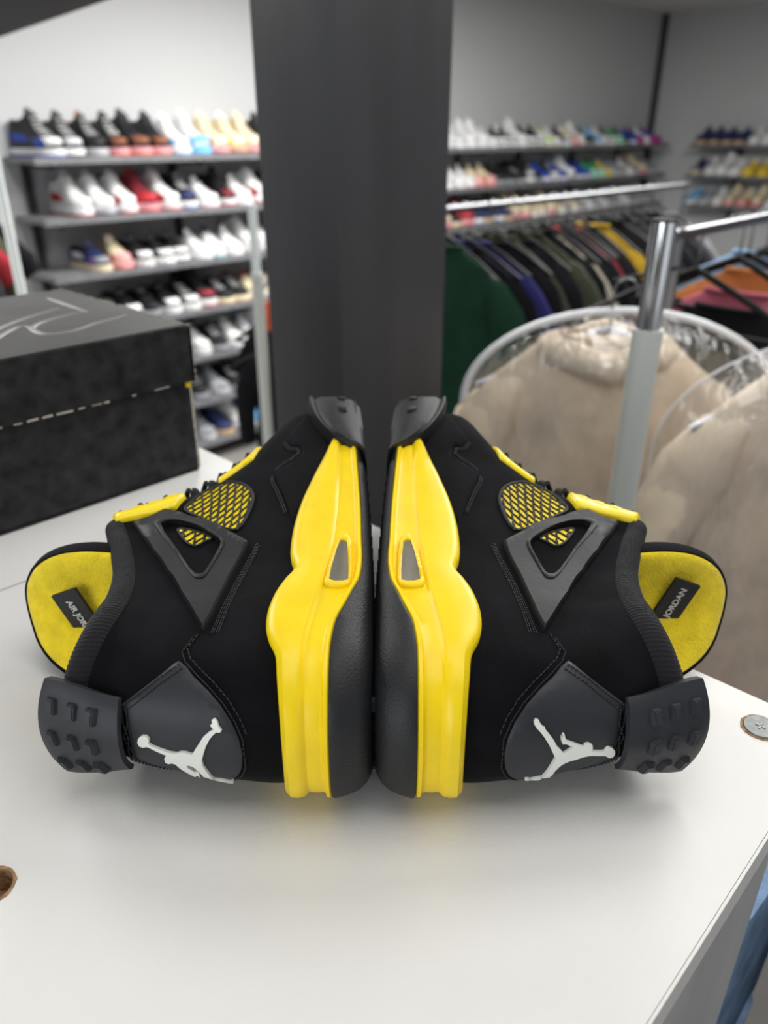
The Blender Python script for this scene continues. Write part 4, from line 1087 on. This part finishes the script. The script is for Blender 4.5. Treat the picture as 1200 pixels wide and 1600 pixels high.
# low rail with jeans right of the cabinet
t = thing('low_rail', 'low chrome rail with jeans beside the white cabinet', 'rail'); t.matrix_world = RM
tube('rail', [(.70, -.45, -.12), (.70, .115, -.12)], .008, CHR, t)
for a in (-.44, .11): tube('post', [(.70, a, -.12), (.70, a, FLOOR)], .010, CHR, t)
DEN = mat('denim', (.5, .5, .5), .9, objcol=True, vary=.3, vscale=35, bump=.6, bscale=500, spec=.15)
def jeans(p, rz, col, label, hw=.20):
    t = thing('jeans', label, 'jeans', p, rz, 'jeans hanging beside the cabinet')
    for s in (-1, 1):
        V, F = tube_geo([(s*hw*.48, 0, -.16), (s*hw*.5, .004, -.35), (s*hw*.52, -.004, -.6), (s*hw*.5, 0, -.95)], [.098, .088, .078, .075], 18)
        V = [Vector((v[0]+.003*math.sin(v[2]*40), v[1]*.28+.004*math.sin(v[0]*60+v[2]*15), v[2])) for v in V]
        o = link('leg', mesh(V, F, ang=60), DEN, t); o.color = (*col, 1)
        V, F = tube_geo([(s*hw*.95, -.012, -.18), (s*hw*.93, -.014, -.5), (s*hw*.86, -.012, -.94)], .0025, 5)
        o = link('side_seam', mesh(V, F), DEN, t); o.color = (*[min(1, c*1.7) for c in col], 1)
    V, F = tube_geo([(0, 0, -.02), (0, 0, -.05), (0, 0, -.17), (0, 0, -.20)], [.155, .165, .185, .17], 20)
    V = [Vector((v[0]*1.05, v[1]*.16, v[2])) for v in V]
    o = link('waist', mesh(V, F, ang=60), DEN, t); o.color = (*col, 1)
    return t
specs = [((.20, .30, .46), 'light blue jeans nearest the cabinet side', .085, .535), ((.07, .075, .08), 'charcoal jeans in front of the light blue pair', .010, .57),
         ((.10, .15, .22), 'slate blue jeans third along the low rail', -.065, .60)]
for col, lb, a, b in specs:
    p = ab(a, b, -.16); jeans(p, ROOMROT+.1, col, lb)
hang(ab(-.14, .66, -.12+.010-TOPZ), ROOMROT, 'hanging_shirt', (.28, .02, .05), 2, 'burgundy shirt hanging beyond the jeans beside the cabinet', 'shirt', 'hanger of the burgundy shirt beside the cabinet', None, None)
# rack with black jackets left of the pillar, and the rack at the left edge
for nm, x, y, top, split in (('rack post with off-white sleeve just left of the pillar', -.353, 2.2, .105, -.075), ('tall polished rack post at the left edge', -1.015, 2.2, .45, -.30)):
    t = thing('rack_post', nm, 'post', (x, y, 0))
    tube('chrome_tube', [(0, 0, FLOOR+.03), (0, 0, top)], .0125, mat('painted tube reflection', (.85, .90, .88), .25) , t, n=18)  # chrome pole whose bright reflection is put into a white base colour
    tube('sleeve', [(0, 0, FLOOR+.03), (0, 0, split)], .0165, WTUBE, t, n=18)
    tube('foot', [(-.25, 0, FLOOR+.03), (.25, 0, FLOOR+.03)], .018, WTUBE, t)
    tube('rail', [(0, 0, split-.05), (0, .45, split-.05)], .010, CHR, t)
for i, y in enumerate((2.30, 2.38, 2.46, 2.54)):
    hang(Vector((-.262+.012*i, y, -.075-.05+.010-TOPZ-.07*(i == 0))), .1, 'jacket', D['black'], i % 4, f'black jacket, {ORD[i]} behind the post left of the pillar', 'jacket',
         f'black hanger of the {ORD[i]} jacket left of the pillar', 'black jackets left of the pillar', 'hangers left of the pillar', lw=.62)
    hang(Vector((-1.50, y+.1, .10-TOPZ+.08)), .35, 'jacket', D[('char', 'maroon' if 'maroon' in D else 'red', 'olive', 'black')[i]], i % 4, f'{("charcoal", "red", "olive", "black")[i]} garment hanging at the left edge', 'jacket',
         f'hanger of the {("charcoal", "red", "olive", "black")[i]} garment at the left edge', 'garments at the left edge', 'hangers at the left edge')
t = thing('swing_tag', 'bright orange card tag beside the white post left of the pillar', 'tag', (-.318, 2.24, -.20)); 
box('card', (0, 0, 0), (.042, .004, .085), mat('orange card', (.85, .10, .015), .5), t); tube('cord', [(0, 0, .042), (-.01, .01, .10)], .001, BPL, t)

# the scene was laid out square to the camera; turn it so that the room's walls follow the world axes
bpy.context.view_layer.update()
TURN = Matrix.Rotation(-ROOMROT, 4, 'Z')
for o in [o for o in COL.objects if o.parent is None]: o.matrix_world = TURN @ o.matrix_world
